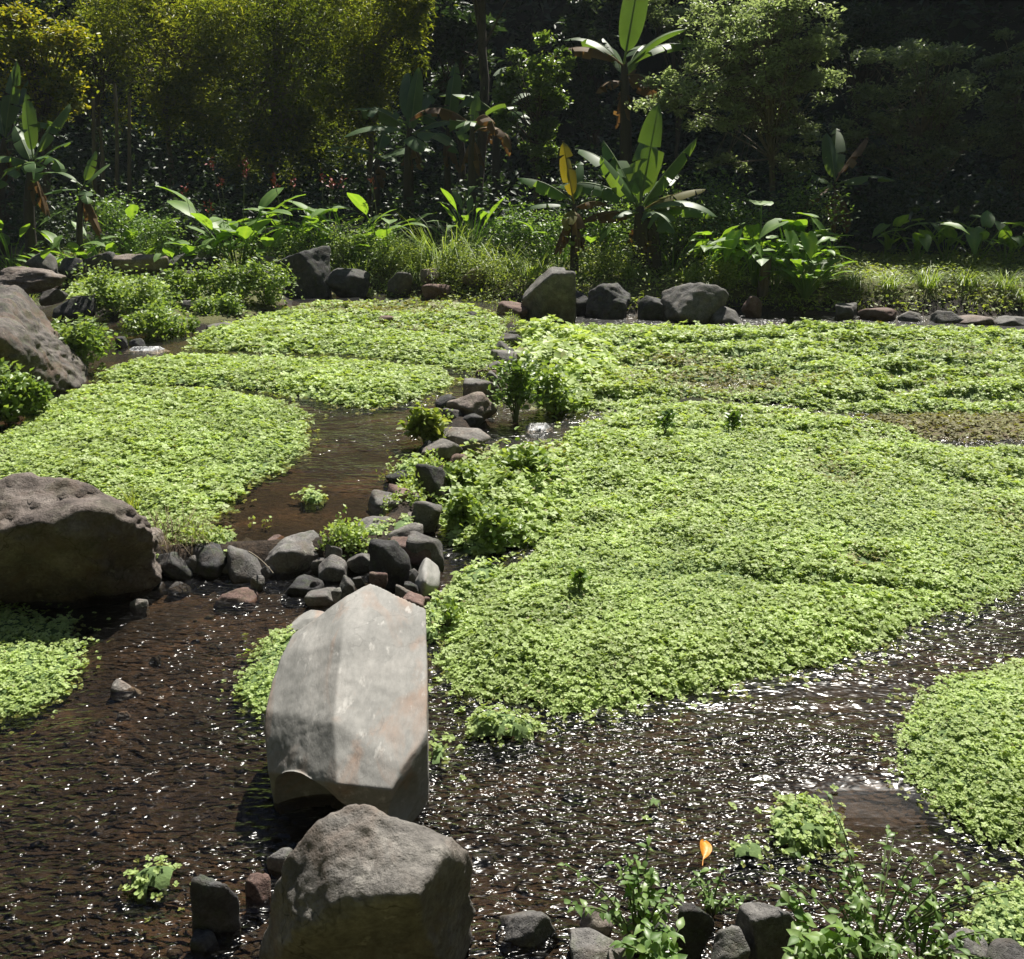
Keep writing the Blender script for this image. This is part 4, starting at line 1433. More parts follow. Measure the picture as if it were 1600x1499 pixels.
# --- trees
def tree(px, Y, trunk, crown, ncl, nper, L, W, mat, label, r=.09, name='tree', bark=None, group='trees behind the far bank', tpl=KITE, up=.2, droop=0., clr=.22, flat=.7, tint0=.5, shell=.4,
         fork=.45, dirs=None, seed=0, limbs=True):
    """crown: list of (px, py, rx_px, ry_px) lobes; trunk: list of (px, py) from base up (base on the ground)"""
    g = np.random.default_rng(seed + px)
    b = B(px, Y)
    t = thing(name, label, 'tree', tuple(b), group)
    s = depth_of(b) / FPX
    pts = [np.array([0, 0, -.15])] + [D(a, c, Y) - b for a, c in trunk]
    pts = np.array(pts)
    # densify
    tt = np.linspace(0, len(pts) - 1, 10)
    i0 = np.minimum(tt.astype(int), len(pts) - 2)
    pp = pts[i0] * (1 - (tt - i0))[:, None] + pts[i0 + 1] * (tt - i0)[:, None]
    pp[1:-1] += g.normal(0, .03, (8, 3))
    ta = Acc()
    V, F = tube(pp, np.linspace(r * 1.25, r * .45, 10), 8)
    ta.add(V, [F])
    ca = Acc()
    cs, rs = [], []
    tot = sum(c[2] * c[3] for c in crown)
    for (cx, cyp, rx, ry) in crown:
        c0 = D(cx, cyp, Y) - b
        m = max(2, int(round(ncl * rx * ry / tot)))
        for k in range(m):
            d = norm(g.normal(size=3))
            rr = g.random() ** .45
            c = c0 + d * rr * np.array([rx * s, rx * s * .75, ry * s]) * .86
            cs.append(c)
            q = clr * (rx + ry) * .5 * s * g.uniform(.6, 1.35)
            rs.append((q, q, q * flat))
            if limbs:
                f = pp[min(9, int(10 * (fork + (1 - fork) * g.random())))]
                V, F = tube(bez(f, f * .45 + c * .55 + np.array([0, 0, .15 * abs(c[2] - f[2])]), c, 7), np.linspace(r * .32, r * .06, 7), 5)
                ta.add(V, [F])
    clump_leaves(ca, cs, rs, nper, L, W, tpl, up, droop, tint0, 1.0, shell)
    obj('trunk', ta.mesh('trunk', bark or M_bark), t)
    obj('crown', ca.mesh('crown', mat), t)
    return t


# ------------------------------------------------------------------ far bank vegetation
# hillside wood: one dark mass
ac = Acc()
nc = 480
hx_ = rng.uniform(-26, 26, nc)
hb_ = rng.uniform(-0.5, 6.5, nc) ** 1.0
hy_ = hill_base(hx_) + hb_
hz_ = ground_z(hx_, hy_)
cent = np.stack([hx_, hy_ - 1.0, hz_ + rng.uniform(.3, 2.2, nc)], 1)
rad = [(a, a, a * .75) for a in rng.uniform(.7, 1.7, nc)]
clump_leaves(ac, cent, rad, 80, .38, .45, KITE, .0, .3, .45, 1.0, .5)
nc2 = 400
hx2 = rng.uniform(-40, 45, nc2)
hy2 = hill_base(hx2) + rng.uniform(6, 20, nc2)
hz2 = ground_z(hx2, hy2)
cent2 = np.stack([hx2, hy2, hz2 + rng.uniform(.5, 3.5, nc2)], 1)
clump_leaves(ac, cent2, [(a, a, a) for a in rng.uniform(1.5, 3.0, nc2)], 36, 1.2, .6, KITE, .0, .3, .4, 1.0, .5)
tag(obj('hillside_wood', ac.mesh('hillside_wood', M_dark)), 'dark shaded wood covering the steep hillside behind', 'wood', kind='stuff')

# trees
tree(70, 20, [(75, 250), (70, 120)], [(60, 90, 95, 75), (90, 160, 55, 40), (20, 40, 60, 40)], 34, 260, .10, .5, M_yellow, 'yellow green broadleaf tree at the far left, brightly backlit', r=.10, clr=.3, tpl=OVAL, tint0=.6)
tree(270, 23, [(262, 200), (265, 60)], [(270, 60, 140, 110), (210, 20, 90, 70), (320, 150, 100, 110), (250, 160, 80, 70)], 80, 250, .15, .2, M_bamboo, 'feathery yellow green bamboo, left one of the tall mass', r=.06, name='bamboo_clump', bark=M_barkpale, clr=.28, droop=.5, tint0=.6, flat=1.0)
tree(430, 23.5, [(425, 250), (430, 120)], [(430, 110, 140, 140), (400, 230, 120, 70), (470, 10, 110, 70), (490, 220, 90, 60)], 95, 250, .15, .2, M_bamboo, 'broad shaded bamboo clump in the middle of the tall mass', r=.07, name='bamboo_clump', bark=M_barkpale, clr=.28, droop=.5, tint0=.35, flat=1.0)
tree(575, 22.5, [(580, 220), (580, 80)], [(580, 40, 100, 100), (560, 140, 80, 90), (650, 90, 34, 14), (630, 10, 60, 40)], 66, 250, .15, .2, M_bamboo, 'golden topped bamboo clump at the right of the tall mass', r=.06, name='bamboo_clump', bark=M_barkpale, clr=.28, droop=.5, tint0=.6, flat=1.0)
tree(150, 24, [(150, 200), (160, 80)], [(150, 40, 90, 90), (120, 130, 60, 60)], 30, 260, .14, .35, M_bamboo, 'dull green tree behind the yellow tree at far left', r=.08, clr=.3, tint0=.45)
tree(15, 23, [(15, 200), (10, 60)], [(10, 30, 70, 70), (0, 120, 60, 60)], 30, 240, .16, .4, M_dark, 'dark tree in the top left corner', r=.09, clr=.3)
tree(835, 19.5, [(840, 270), (838, 160)], [(835, 110, 52, 52), (860, 170, 34, 60), (795, 160, 34, 50), (835, 230, 45, 40), (880, 105, 22, 40)], 46, 230, .085, .5, M_glossy, 'glossy leaved rounded tree left of the tall banana', r=.07, clr=.3, tpl=OVAL, tint0=.55)
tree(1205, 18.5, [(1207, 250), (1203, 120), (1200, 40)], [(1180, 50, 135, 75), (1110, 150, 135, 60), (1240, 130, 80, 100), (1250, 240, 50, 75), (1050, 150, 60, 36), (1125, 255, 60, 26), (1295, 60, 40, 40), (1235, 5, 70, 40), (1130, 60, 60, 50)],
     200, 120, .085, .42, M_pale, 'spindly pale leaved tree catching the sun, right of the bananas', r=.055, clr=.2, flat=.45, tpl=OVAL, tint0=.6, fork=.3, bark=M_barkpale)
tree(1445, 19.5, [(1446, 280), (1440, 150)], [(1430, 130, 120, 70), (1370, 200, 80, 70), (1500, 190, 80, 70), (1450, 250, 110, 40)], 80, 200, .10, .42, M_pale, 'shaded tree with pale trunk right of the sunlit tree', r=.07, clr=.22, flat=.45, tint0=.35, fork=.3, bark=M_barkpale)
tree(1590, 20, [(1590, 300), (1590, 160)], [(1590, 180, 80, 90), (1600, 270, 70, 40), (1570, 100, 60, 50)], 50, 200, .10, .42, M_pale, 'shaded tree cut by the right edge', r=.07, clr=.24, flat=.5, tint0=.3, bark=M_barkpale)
tree(1340, 22, [(1340, 240), (1335, 100)], [(1330, 70, 80, 60), (1400, 50, 70, 50)], 36, 200, .13, .4, M_dark, 'dark tree behind the sunlit and shaded trees', r=.09, clr=.28)
tree(1060, 22, [(1062, 220), (1065, 80)], [(1060, 30, 60, 40), (1030, 10, 40, 30)], 22, 190, .09, .45, M_pale, 'small pale tree behind the crown of the tall banana', r=.05, clr=.28, tint0=.5, flat=.6)
tree(720, 24, [(720, 220), (722, 80)], [(720, 60, 70, 70), (690, 150, 60, 50)], 26, 180, .22, .4, M_dark, 'dark large leaved tree between bamboo and glossy tree', r=.09, clr=.28)
tree(930, 24, [(930, 220), (928, 90)], [(930, 60, 60, 80), (900, 160, 50, 60)], 24, 180, .18, .4, M_dark, 'dark tree left of the tall banana trunk', r=.09, clr=.28)
tree(755, 21.8, [(757, 120), (752, 0), (750, -80)], [(750, -95, 100, 60), (690, -60, 80, 50), (810, -70, 70, 50), (620, -75, 60, 50)], 40, 150, .16, .45, M_dark, 'added tall dark tree with its crown above the picture, shading the bananas', r=.10, clr=.3)  # added for its shadow on the bananas, crown out of frame
# bare stems in the dark gap under the yellow tree
for k, (a, y1_, yb, bend_) in enumerate([(152, 190, 265, -6), (176, 170, 270, 3), (202, 190, 265, 0), (150, 240, 290, 6)]):
    b = B(a, 21)
    top = D(a + bend_, y1_ - 40, 21) - b
    t = thing('bare_stem', ['pale bare stem farthest left in the dark gap under the yellow tree', 'middle pale bare stem in the dark gap left of the bamboo',
                            'right pale bare stem in the dark gap left of the bamboo', 'short leaning bare stem in the dark gap'][k], 'bare stem', tuple(b), 'bare stems in the dark gap')
    sa = Acc()
    V, F = tube(bez(np.zeros(3), top * .5 + [rng.normal(0, .1), 0, 0], top, 9), np.linspace(.055, .03, 9), 7)
    sa.add(V, [F])
    obj('trunk', sa.mesh('trunk', M_barkpale), t)

# bananas
banana(975, 19.5, 100, .13, [(80, 84, 1.7, .5, 10, 'g'), (175, 38, 1.35, .38, 75, 'd'), (160, 52, 1.3, .4, 70, 'g'), (20, 42, 1.5, .4, 60, 'gt'), (350, 58, 1.3, .38, 60, 'g'), (320, 5, .9, .4, 60, 'd'),
                              (20, -5, .8, .4, 55, 'd'), (130, 60, 1.0, .3, 30, 'g'), (210, 10, .7, .35, 70, 'd'), (60, 60, 1.3, .4, 60, 'gt')],
       'tall banana plant with bare trunk and upright crown leaf behind the others')
banana(1000, 15.6, 322, .14, [(85, 80, 1.5, .42, 10, 'g'), (70, 74, 1.15, .5, 25, 'g'), (135, 52, 1.6, .42, 50, 'g'), (165, 38, 1.35, .4, 62, 'gt'), (200, 58, 1.0, .42, 25, 'gf'),
                              (30, 60, 1.3, .32, 20, 'gf'), (45, 48, 1.1, .4, 50, 'gt'), (15, 32, 1.05, .3, 35, 'y'), (340, 28, 1.2, .36, 75, 'g'), (300, 14, .85, .5, 80, 'gt'),
                              (190, 14, .75, .3, 55, 'd'), (230, 22, .7, .3, 60, 'g'), (110, 68, 1.35, .4, 35, 'gt'), (2, 22, 1.15, .34, 55, 'gf'), (178, 20, .9, .3, 60, 'd')],
       'large banana plant with a broad crown of upright and drooping leaves above the bank', stems=2)
banana(897, 15.4, 318, .07, [(160, 40, .95, .34, 45, 'gf'), (88, 82, .9, .26, 15, 'y'), (280, -55, .75, .26, 20, 'd'), (185, 14, .8, .26, 45, 'g'), (60, 70, .8, .26, 40, 'g'), (250, -30, .45, .22, 30, 'y'), (20, 30, .55, .22, 60, 'd')],
       'slim young banana plant with a yellow and a brown hanging leaf')
banana(640, 19, 200, .11, [(110, 66, 1.2, .4, 30, 'g'), (60, 55, 1.3, .42, 50, 'g'), (160, 40, 1.3, .42, 60, 'gt'), (200, 18, 1.2, .4, 55, 'g'), (330, 10, 1.1, .4, 70, 'g'), (20, 30, 1.4, .4, 60, 'gt'), (290, 5, .8, .4, 60, 'g'), (85, 80, 1.2, .3, 10, 'g')],
       'shaded banana plant in front of the bamboo')
banana(700, 19.6, 200, .08, [(80, 78, 1.15, .34, 12, 'g'), (40, 60, .9, .3, 40, 'g'), (150, 40, 1.0, .3, 60, 'gt'), (345, 30, 1.1, .3, 70, 'gt')],
       'banana plant with one glowing upright leaf right of the shaded banana')
banana(738, 18.4, 196, .09, [(300, 35, 1.0, .36, 120, 'd'), (180, 45, 1.2, .36, 100, 'd'), (260, 30, .95, .36, 120, 'gt'), (20, 50, .9, .22, 60, 'gt'), (100, 75, .7, .2, 10, 'g'), (330, 30, 1.0, .3, 130, 'd')],
       'half dead banana plant with brown drooping leaves')
banana(775, 21.5, 175, .1, [(80, 60, 1.3, .42, 40, 'g'), (180, 40, 1.2, .4, 60, 'g'), (30, 50, 1.0, .4, 60, 'g'), (320, 20, .9, .4, 60, 'g')],
       'dim banana plant behind the left side of the glossy tree')
banana(52, 17.8, 250, .10, [(75, 78, 1.1, .3, 10, 'g'), (60, 62, 1.2, .3, 25, 'g'), (330, 28, .9, .36, 105, 'gt'), (300, 15, .8, .36, 100, 'gt'), (200, 30, 1.0, .36, 95, 'gt'), (230, 0, .8, .36, 70, 'gt'), (120, 60, 1.0, .3, 40, 'g'), (20, 50, .8, .25, 40, 'g')],
       'banana plant at the far left with ragged drooping leaves')
banana(8, 18.6, 215, .10, [(60, 62, 1.2, .34, 20, 'g'), (75, 80, 1.3, .34, 10, 'g'), (20, 45, 1.0, .34, 80, 'gt'), (120, 60, 1.0, .34, 30, 'g'), (330, 20, .9, .34, 60, 'g')],
       'banana plant cut by the left edge with upright leaves')
banana(130, 17.2, 290, .06, [(60, 70, .6, .22, 15, 'g'), (170, 40, .85, .22, 70, 'gt'), (40, 50, .6, .2, 30, 'g'), (300, -10, .5, .22, 40, 'g'), (215, 10, .6, .2, 40, 'g')],
       'small banana plant right of the ragged left one')
banana(1305, 17.6, 285, .08, [(35, 48, 1.1, .3, 20, 'd'), (60, 62, 1.1, .34, 20, 'g'), (100, 70, .9, .3, 20, 'g'), (350, 25, .95, .3, 50, 'g'), (200, -20, 1.0, .2, 40, 'd'), (240, -45, .9, .2, 20, 'd'), (300, -40, .6, .2, 20, 'd'), (150, 40, .9, .3, 60, 'g')],
       'shaded banana plant with dead hanging leaves below the sunlit tree')
banana(590, 20.5, 245, .09, [(60, 60, 1.1, .4, 40, 'g'), (170, 30, 1.1, .4, 60, 'g'), (300, 15, 1.0, .4, 50, 'g'), (20, 30, 1.1, .4, 50, 'g')],
       'low dim banana plant under the golden bamboo')

# broad leaved plants on the bank
can = 'broad leaved plants on the left bank'
for a, Y, h, n, f, lab in [
    (285, 17.2, 60, 9, 0, 'small broad leaved plant at the left end of the red flowering group'),
    (328, 17.4, 80, 12, 2, 'red flowering broad leaved plant above the dark rough rock'),
    (372, 17.6, 95, 13, 4, 'tallest red flowering broad leaved plant on the left bank'),
    (412, 17.3, 80, 11, 0, 'broad leaved plant left behind the tall dark boulder'),
    (455, 18.0, 80, 11, 3, 'broad leaved plant right behind the tall dark boulder with red buds'),
    (505, 18.0, 75, 10, 3, 'red budded broad leaved plant at middle of the left bank'),
    (548, 17.6, 80, 11, 1, 'broad leaved plant with one upright round leaf'),
    (602, 17.0, 75, 10, 1, 'plant with a glowing yellow green leaf on the bank centre'),
]:
    leafy(a, Y - .5, h * 1.1, int(n * 1.6), 'oval', lab, wl=.5, name='broad_leaved_plant', cat='leafy plant', group=can, flowers=f, elr=(55, 86))
for a, Y, h, n, lab in [(65, 16.9, 60, 10, 'dark leafy plant above the smooth oval stone'), (118, 17.2, 70, 11, 'leafy plant behind the dark pointed stone'), (165, 17.4, 70, 11, 'leafy plant with pale leaves above the brown rock face'),
                        (215, 18.0, 70, 11, 'shaded leafy plant left of the red flowering group'), (20, 17.5, 75, 10, 'leafy plant at the left edge of the bank')]:
    leafy(a, Y, h * 1.1, int(n * 1.6), 'lance', lab, wl=.46, name='broad_leaved_plant', group=can, elr=(40, 80))
tar = 'heart leaved plants on the right bank'
for a, Y, h, n, lab in [
    (1140, 14.6, 95, 15, 'heart leaved plant right of the large banana'),
    (1182, 14.7, 120, 18, 'tall heart leaved plant behind the cut stump'),
    (1232, 14.8, 120, 18, 'heart leaved plant with glowing leaves above the lance leaved clump'),
    (1278, 14.9, 100, 14, 'heart leaved plant at the edge of the shade'),
    (1110, 14.9, 90, 13, 'heart leaved plant close behind the round dark boulder'),
    (1210, 14.5, 70, 12, 'low heart leaved plant beside the cut stump')]:
    leafy(a, Y, h, n, 'heart', lab, wl=.8, name='heart_leaved_plant', group=tar, elr=(60, 87), sizef=.27)
leafy(1258, 14.3, 88, 60, 'lance', 'dense lance leaved clump arching over the far edge of the cress', wl=.34, spread=.85, name='lance_leaved_clump', elr=(35, 84), sizef=.40, petf=.62)
shd = 'shaded heart leaved plants at right'
for a, Y, h, n, lab in [(1385, 16.2, 70, 9, 'shaded heart leaved plant nearest the sunlit clump'), (1430, 15.7, 85, 10, 'shaded heart leaved plant with upright leaves'), (1478, 16.0, 85, 10, 'shaded heart leaved plant left of the pale leaf'),
                        (1522, 15.6, 85, 10, 'shaded heart leaved plant with a pale leaf'), (1570, 15.7, 80, 10, 'shaded heart leaved plant near the right edge'), (1610, 15.8, 80, 9, 'shaded heart leaved plant cut by the right edge'),
                        (1450, 17.5, 90, 9, 'dim heart leaved plant under the pale trunk')]:
    leafy(a, Y + .9, h * .85, n, 'heart', lab, wl=.62, name='heart_leaved_plant', group=shd, elr=(60, 86), sizef=.36)
for a, Y, h, n, lab in [(915, 15.5, 70, 8, 'bright leafy plant between the two banana stems'), (875, 15.8, 80, 9, 'bright leafy plant left of the young banana'), (1050, 15.4, 60, 8, 'leafy plant right of the banana trunks')]:
    leafy(a, Y, h, n, 'oval', lab, wl=.55, name='broad_leaved_plant', group='broad leaved plants under the bananas', elr=(50, 85), sizef=.34)
leafy(735, 17.0, 105, 26, 'lance', 'fern like plant with arching pale leaves under the half dead banana', wl=.22, spread=1.1, name='arching_leaved_plant', elr=(50, 82), sizef=.36)

# shrubs on the bank
bsh = 'shrubs on the far bank'
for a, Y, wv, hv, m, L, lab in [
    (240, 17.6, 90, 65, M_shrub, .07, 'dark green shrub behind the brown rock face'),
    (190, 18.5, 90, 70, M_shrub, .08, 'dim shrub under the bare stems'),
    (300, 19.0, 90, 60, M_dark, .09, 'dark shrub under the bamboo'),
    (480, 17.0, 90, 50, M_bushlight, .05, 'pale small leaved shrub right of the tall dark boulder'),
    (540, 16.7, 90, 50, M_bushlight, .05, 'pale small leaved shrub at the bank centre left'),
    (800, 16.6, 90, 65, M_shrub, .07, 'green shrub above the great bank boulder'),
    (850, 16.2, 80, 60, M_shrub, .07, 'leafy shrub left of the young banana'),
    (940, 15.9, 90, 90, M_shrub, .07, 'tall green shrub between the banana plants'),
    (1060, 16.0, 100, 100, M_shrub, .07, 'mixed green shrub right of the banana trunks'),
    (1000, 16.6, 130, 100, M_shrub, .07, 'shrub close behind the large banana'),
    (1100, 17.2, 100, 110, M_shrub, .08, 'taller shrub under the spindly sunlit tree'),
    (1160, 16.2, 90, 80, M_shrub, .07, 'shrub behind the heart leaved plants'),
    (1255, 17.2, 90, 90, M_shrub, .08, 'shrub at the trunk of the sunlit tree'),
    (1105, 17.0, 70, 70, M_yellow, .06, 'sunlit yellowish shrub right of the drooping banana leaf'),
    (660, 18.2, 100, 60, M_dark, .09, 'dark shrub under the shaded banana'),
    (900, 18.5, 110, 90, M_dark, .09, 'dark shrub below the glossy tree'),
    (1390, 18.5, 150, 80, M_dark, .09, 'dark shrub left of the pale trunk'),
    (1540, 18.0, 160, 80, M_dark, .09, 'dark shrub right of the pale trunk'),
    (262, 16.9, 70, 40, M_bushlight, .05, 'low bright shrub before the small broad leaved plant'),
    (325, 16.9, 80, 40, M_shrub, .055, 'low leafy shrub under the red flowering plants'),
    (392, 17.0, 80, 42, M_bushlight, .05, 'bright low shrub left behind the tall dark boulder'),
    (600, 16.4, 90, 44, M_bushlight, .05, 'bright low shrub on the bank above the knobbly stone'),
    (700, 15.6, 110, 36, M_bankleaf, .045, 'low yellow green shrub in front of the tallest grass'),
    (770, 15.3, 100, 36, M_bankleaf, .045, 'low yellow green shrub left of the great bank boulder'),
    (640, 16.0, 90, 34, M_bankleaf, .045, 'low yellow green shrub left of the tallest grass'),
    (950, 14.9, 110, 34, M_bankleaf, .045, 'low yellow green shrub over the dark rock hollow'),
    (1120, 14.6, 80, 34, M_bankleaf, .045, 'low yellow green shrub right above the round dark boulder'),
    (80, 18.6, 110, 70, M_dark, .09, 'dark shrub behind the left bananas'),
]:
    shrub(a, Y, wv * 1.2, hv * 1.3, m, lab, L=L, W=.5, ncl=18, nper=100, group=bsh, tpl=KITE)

# cress bushes of the terrace and pond
cb = 'bushes of tall cress by the pond'
for a, py_, Y, wv, hv, zz, lab in [
    (175, 490, 13.9, 100, 62, .16, 'rounded cress bush left on the upper terrace above the ledge'),
    (235, 500, 13.4, 100, 66, .16, 'large cress bush in the middle of the upper terrace'),
    (300, 480, 14.4, 90, 56, .18, 'cress bush behind the grey stone on the terrace'),
    (360, 480, 14.4, 90, 60, .18, 'cress bush left of the last terrace bush'),
    (418, 478, 14.5, 90, 62, .18, 'last cress bush below the tall dark boulder'),
    (255, 525, 12.2, 120, 36, .10, 'low sparse cress bush at the waterline by the cascade'),
    (345, 500, 13.2, 80, 30, .12, 'low cress bush at the corner of the far bed'),
    (128, 580, 9.9, 84, 78, .08, 'dense cress bush right of the huge left boulder'),
    (100, 560, 10.2, 50, 50, .10, 'small cress bush touching the huge left boulder'),
    (15, 660, 8.6, 100, 80, .08, 'cress bush cut by the left edge below the huge boulder'),
    (52, 655, 8.7, 50, 60, .08, 'small cress bush right of the left edge bush'),
]:
    Y = float(P(a, py_, zz)[1])
    shrub(a, Y, wv, hv, M_bushlight, lab, L=.062, W=.62, ncl=16, nper=120, name='cress_bush', cat='cress bush', py=py_, z=zz, group=cb, tpl=KITE)
wb = 'leafy bushes along the low wall'
for a, py_, Y, wv, hv, zz, m, lab in [
    (806, 655, 7.9, 70, 90, .02, M_shrub, 'dark leaning bush on the low wall above the white water'),
    (870, 640, 8.3, 90, 60, .02, M_bushlight, 'green cress bush right of the dark leaning bush'),
    (665, 690, 7.2, 50, 50, .10, M_bankleaf, 'yellow green tuft leaning over the pond from the wall'),
    (725, 830, 5.45, 56, 66, .0, M_bushlight, 'upright cress bush beside the tall upright stone'),
    (775, 850, 5.3, 84, 58, .0, M_bushlight, 'broad cress bush near the square grey wall stone'),
    (720, 775, 6.1, 50, 46, .02, M_bushlight, 'cress bush right of the upright wall stone'),
    (700, 980, 4.3, 38, 46, .0, M_bushlight, 'slender cress bush by the right shoulder of the slab'),
    (820, 760, 6.1, 100, 50, .0, M_bushlight, 'low cress bush between margin and broad bed'),
    (905, 925, 4.55, 30, 36, .08, M_shrub, 'dark little sprig standing up in the broad bed'),
    (1040, 672, 7.4, 32, 30, .1, M_shrub, 'dark sprig in the broad bed near its far left'),
    (1145, 668, 7.5, 26, 26, .1, M_shrub, 'dark sprig in the broad bed near its far edge'),
]:
    Y = float(P(a, py_, zz)[1])
    shrub(a, Y, wv, hv, m, lab, L=.0085 * Y if Y < 7 else .055, W=.6, ncl=5 if wv < 40 else 14, nper=16 if wv < 40 else 60, up=1.0 if wv < 40 else .3, tint0=.5 if wv < 40 else .62, name='cress_bush', cat='cress bush', py=py_, z=zz, group=wb)

# grasses
gr = 'tall grass clumps on the far bank'
for a, Y, h, n, lab in [
    (640, 16.5, 60, 130, 'tall grass clump right of the glowing yellow leaf plant'), (690, 16.3, 90, 240, 'tallest arching grass clump at the bank centre'),
    (740, 16.2, 75, 190, 'arching grass clump right of the tallest one'), (785, 16.0, 60, 150, 'grass clump above the great bank boulder'),
    (660, 15.8, 50, 140, 'lower grass clump in front of the tallest one'), (830, 15.6, 50, 120, 'grass clump left of the young banana stem'),
    (985, 15.0, 36, 120, 'short grass clump at the foot of the large banana'), (1075, 14.9, 34, 110, 'short grass clump above the round dark boulder'),
    (10, 16.6, 50, 130, 'yellow green grass clump at the left edge of the bank'), (40, 15.2, 30, 90, 'grass clump behind the huge left boulder'),
    (1330, 14.5, 34, 110, 'grass clump right of the lance leaved clump'), (1390, 14.5, 32, 110, 'grass clump above the long brown stone'), (1450, 14.6, 40, 120, 'seeding grass clump above the bluish stone'),
    (1510, 14.6, 36, 110, 'grass clump right of the bluish stone'), (1570, 14.5, 36, 120, 'grass clump near the right end of the bank'), (1600, 14.2, 36, 120, 'grass clump at the right edge of the bank'),
    (1020, 16.0, 60, 120, 'grass clump beside the second banana trunk'), (560, 16.2, 44, 120, 'grass clump above the dark rounded stone')]:
    grass_clump(a, Y, h, n, lab, group=gr, tint0=.55)

# low ground cover of the far bank
ac = Acc()
n = 56000
x = rng.uniform(-9.5, 10.5, n)
e = rng.uniform(-.35, 4.2, n) ** 1.0
y = bank_edge(x) + e
z = ground_z(x, y)
dens = 0.55 + 0.6 * fbm(v3(x, y, 1.1), 3, 71)
dens = np.where((x < -4.2), dens * .55, dens)
k = (rng.random(n) < dens) & (z > .02)
x, y, z = x[k], y[k], z[k]
n = len(x)
hgt = np.abs(rng.normal(0, .06, n)) * (1 + .8 * fbm(v3(x, y, 2.0), 2, 4))
V, F, T = leaf_cloud(np.stack([x, y, z + .01 + hgt], 1), rand_dir(n, .0) * [1, 1, .35], norm(rng.normal(0, .4, (n, 3)) + [0, 0, 1]), rng.uniform(.04, .10, n), rng.uniform(.025, .05, n), np.clip(.55 + .3 * fbm(v3(x, y, .8), 2, 6) + rng.normal(0, .15, n), 0, 1), KITE)
ac.add(V, [F], T)
m_ = 15000
x = rng.uniform(-9.5, 10.5, m_)
y = bank_edge(x) + rng.uniform(-.2, 3.5, m_)
z = ground_z(x, y)
k = (z > .03) & (rng.random(m_) < .6 + .6 * fbm(v3(x, y, 1.2), 2, 91)) & (x > -4.5)
V, F, T = blades(int(k.sum()), 0.0, .16, .011, .9, tint0=.6)
V += np.repeat(np.stack([x[k], y[k], z[k]], 1), 8, 0)
ac.add(V, [F], T)
tag(obj('bank_ground_cover', ac.mesh('bank_ground_cover', M_bankleaf)), 'low grass and creeping plants covering the far bank', 'ground cover', kind='stuff')

# dark undergrowth between the bank plants and the hill
ac = Acc()
nc = 640
x = rng.uniform(-16, 17, nc)
y = np.maximum(bank_edge(x) + 3.0, 17.6) + rng.uniform(0, 9, nc)
z = ground_z(x, y)
hz = rng.uniform(.1, .8, nc) + np.clip(y - 20, 0, 4) * rng.uniform(0, .55, nc)
clump_leaves(ac, np.stack([x, y, z + hz], 1), [(a, a, a * .8) for a in rng.uniform(.35, .8, nc)], 70, .17, .45, KITE, .2, .2, .4, 1.0, .4)
tag(obj('undergrowth', ac.mesh('undergrowth', M_dark)), 'dark undergrowth below the trees behind the bank', 'undergrowth', kind='stuff')

# cut stump on the right bank
sb_ = B(1191, 14.35)
ac = Acc()
V, F = tube(np.array([[0, 0, -.1], [0, 0, .2], [.01, 0, .45], [.02, 0, .62]]), [.10, .085, .08, .075], 10)
ac.add(V, [F])
ac.add(np.concatenate([V[-10:], [[.02, 0, .60]]]), [[(i, (i + 1) % 10, 10) for i in range(10)]])
tag(obj('tree_stump', ac.mesh('tree_stump', M_bark), loc=tuple(sb_)), 'dark cut stump beside the lance leaved clump', 'tree stump')


# ------------------------------------------------------------------ white water
def foam(px, py, wpx, hpx, z, label, drop):
    c = P(px, py, z)
    s = depth_of(c) / FPX
    nx_, ny_ = 24, 14
    u, v = np.meshgrid(np.linspace(-.5, .5, nx_), np.linspace(-.5, .5, ny_), indexing='ij')
    wd = wpx * s
    dp = hpx * s * 2.2
    x = u * wd * (1 + .3 * v) + .02 * fbm(v3(v.ravel() * 4, u.ravel() * 4), 2, 3).reshape(u.shape)
    y = v * dp
    z_ = np.where(v > .1, drop, drop * smooth(-.25, .1, v)) + .012 * fbm(v3((u * wd).ravel(), (v * dp).ravel(), 14), 3, 5).reshape(u.shape)
    ed = np.minimum(1, (0.5 - np.abs(u)) * 5) * np.minimum(1, (.5 - np.abs(v)) * 6)
    z_ = z_ * np.clip(ed, 0, 1) - .03 * (1 - np.clip(ed, 0, 1))
    i, j = np.meshgrid(np.arange(nx_ - 1), np.arange(ny_ - 1), indexing='ij')
    f = np.stack([i * ny_ + j, (i + 1) * ny_ + j, (i + 1) * ny_ + j + 1, i * ny_ + j + 1], -1).reshape(-1, 4)
    o = obj('cascade', mesh_np('cascade', np.stack([x.ravel(), y.ravel(), z_.ravel()], 1), [f], M_foam), loc=tuple(c))
    return tag(o, label, 'cascade')


foam(840, 668, 40, 14, .01, 'white trickle of water below the dark leaning bush', .03)
foam(226, 547, 62, 12, ZP, 'small white cascade running into the left pond', .035)


# ------------------------------------------------------------------ near weeds with single leaves
_wl = []
for k in range(4):
    ac = Acc()
    n = 6
    t = np.linspace(0, 1, n)
    wp = np.array([.06, .8, 1, .8, .42, .02])
    rows = []
    for sgn in (-1, 0, 1):
        zz = -.25 * t ** 2 * (1 + k * .3) + abs(sgn) * wp * .10
        rows.append(np.stack([t, sgn * wp * .29, zz], 1))
    ac.add(np.concatenate(rows), [[(r_ * n + q, r_ * n + q + 1, (r_ + 1) * n + q + 1, (r_ + 1) * n + q) for r_ in (0, 1) for q in range(n - 1)]], .35 + .18 * k)
    _wl.append(ac.mesh('leaf', M_shrub if k % 2 else M_taro))


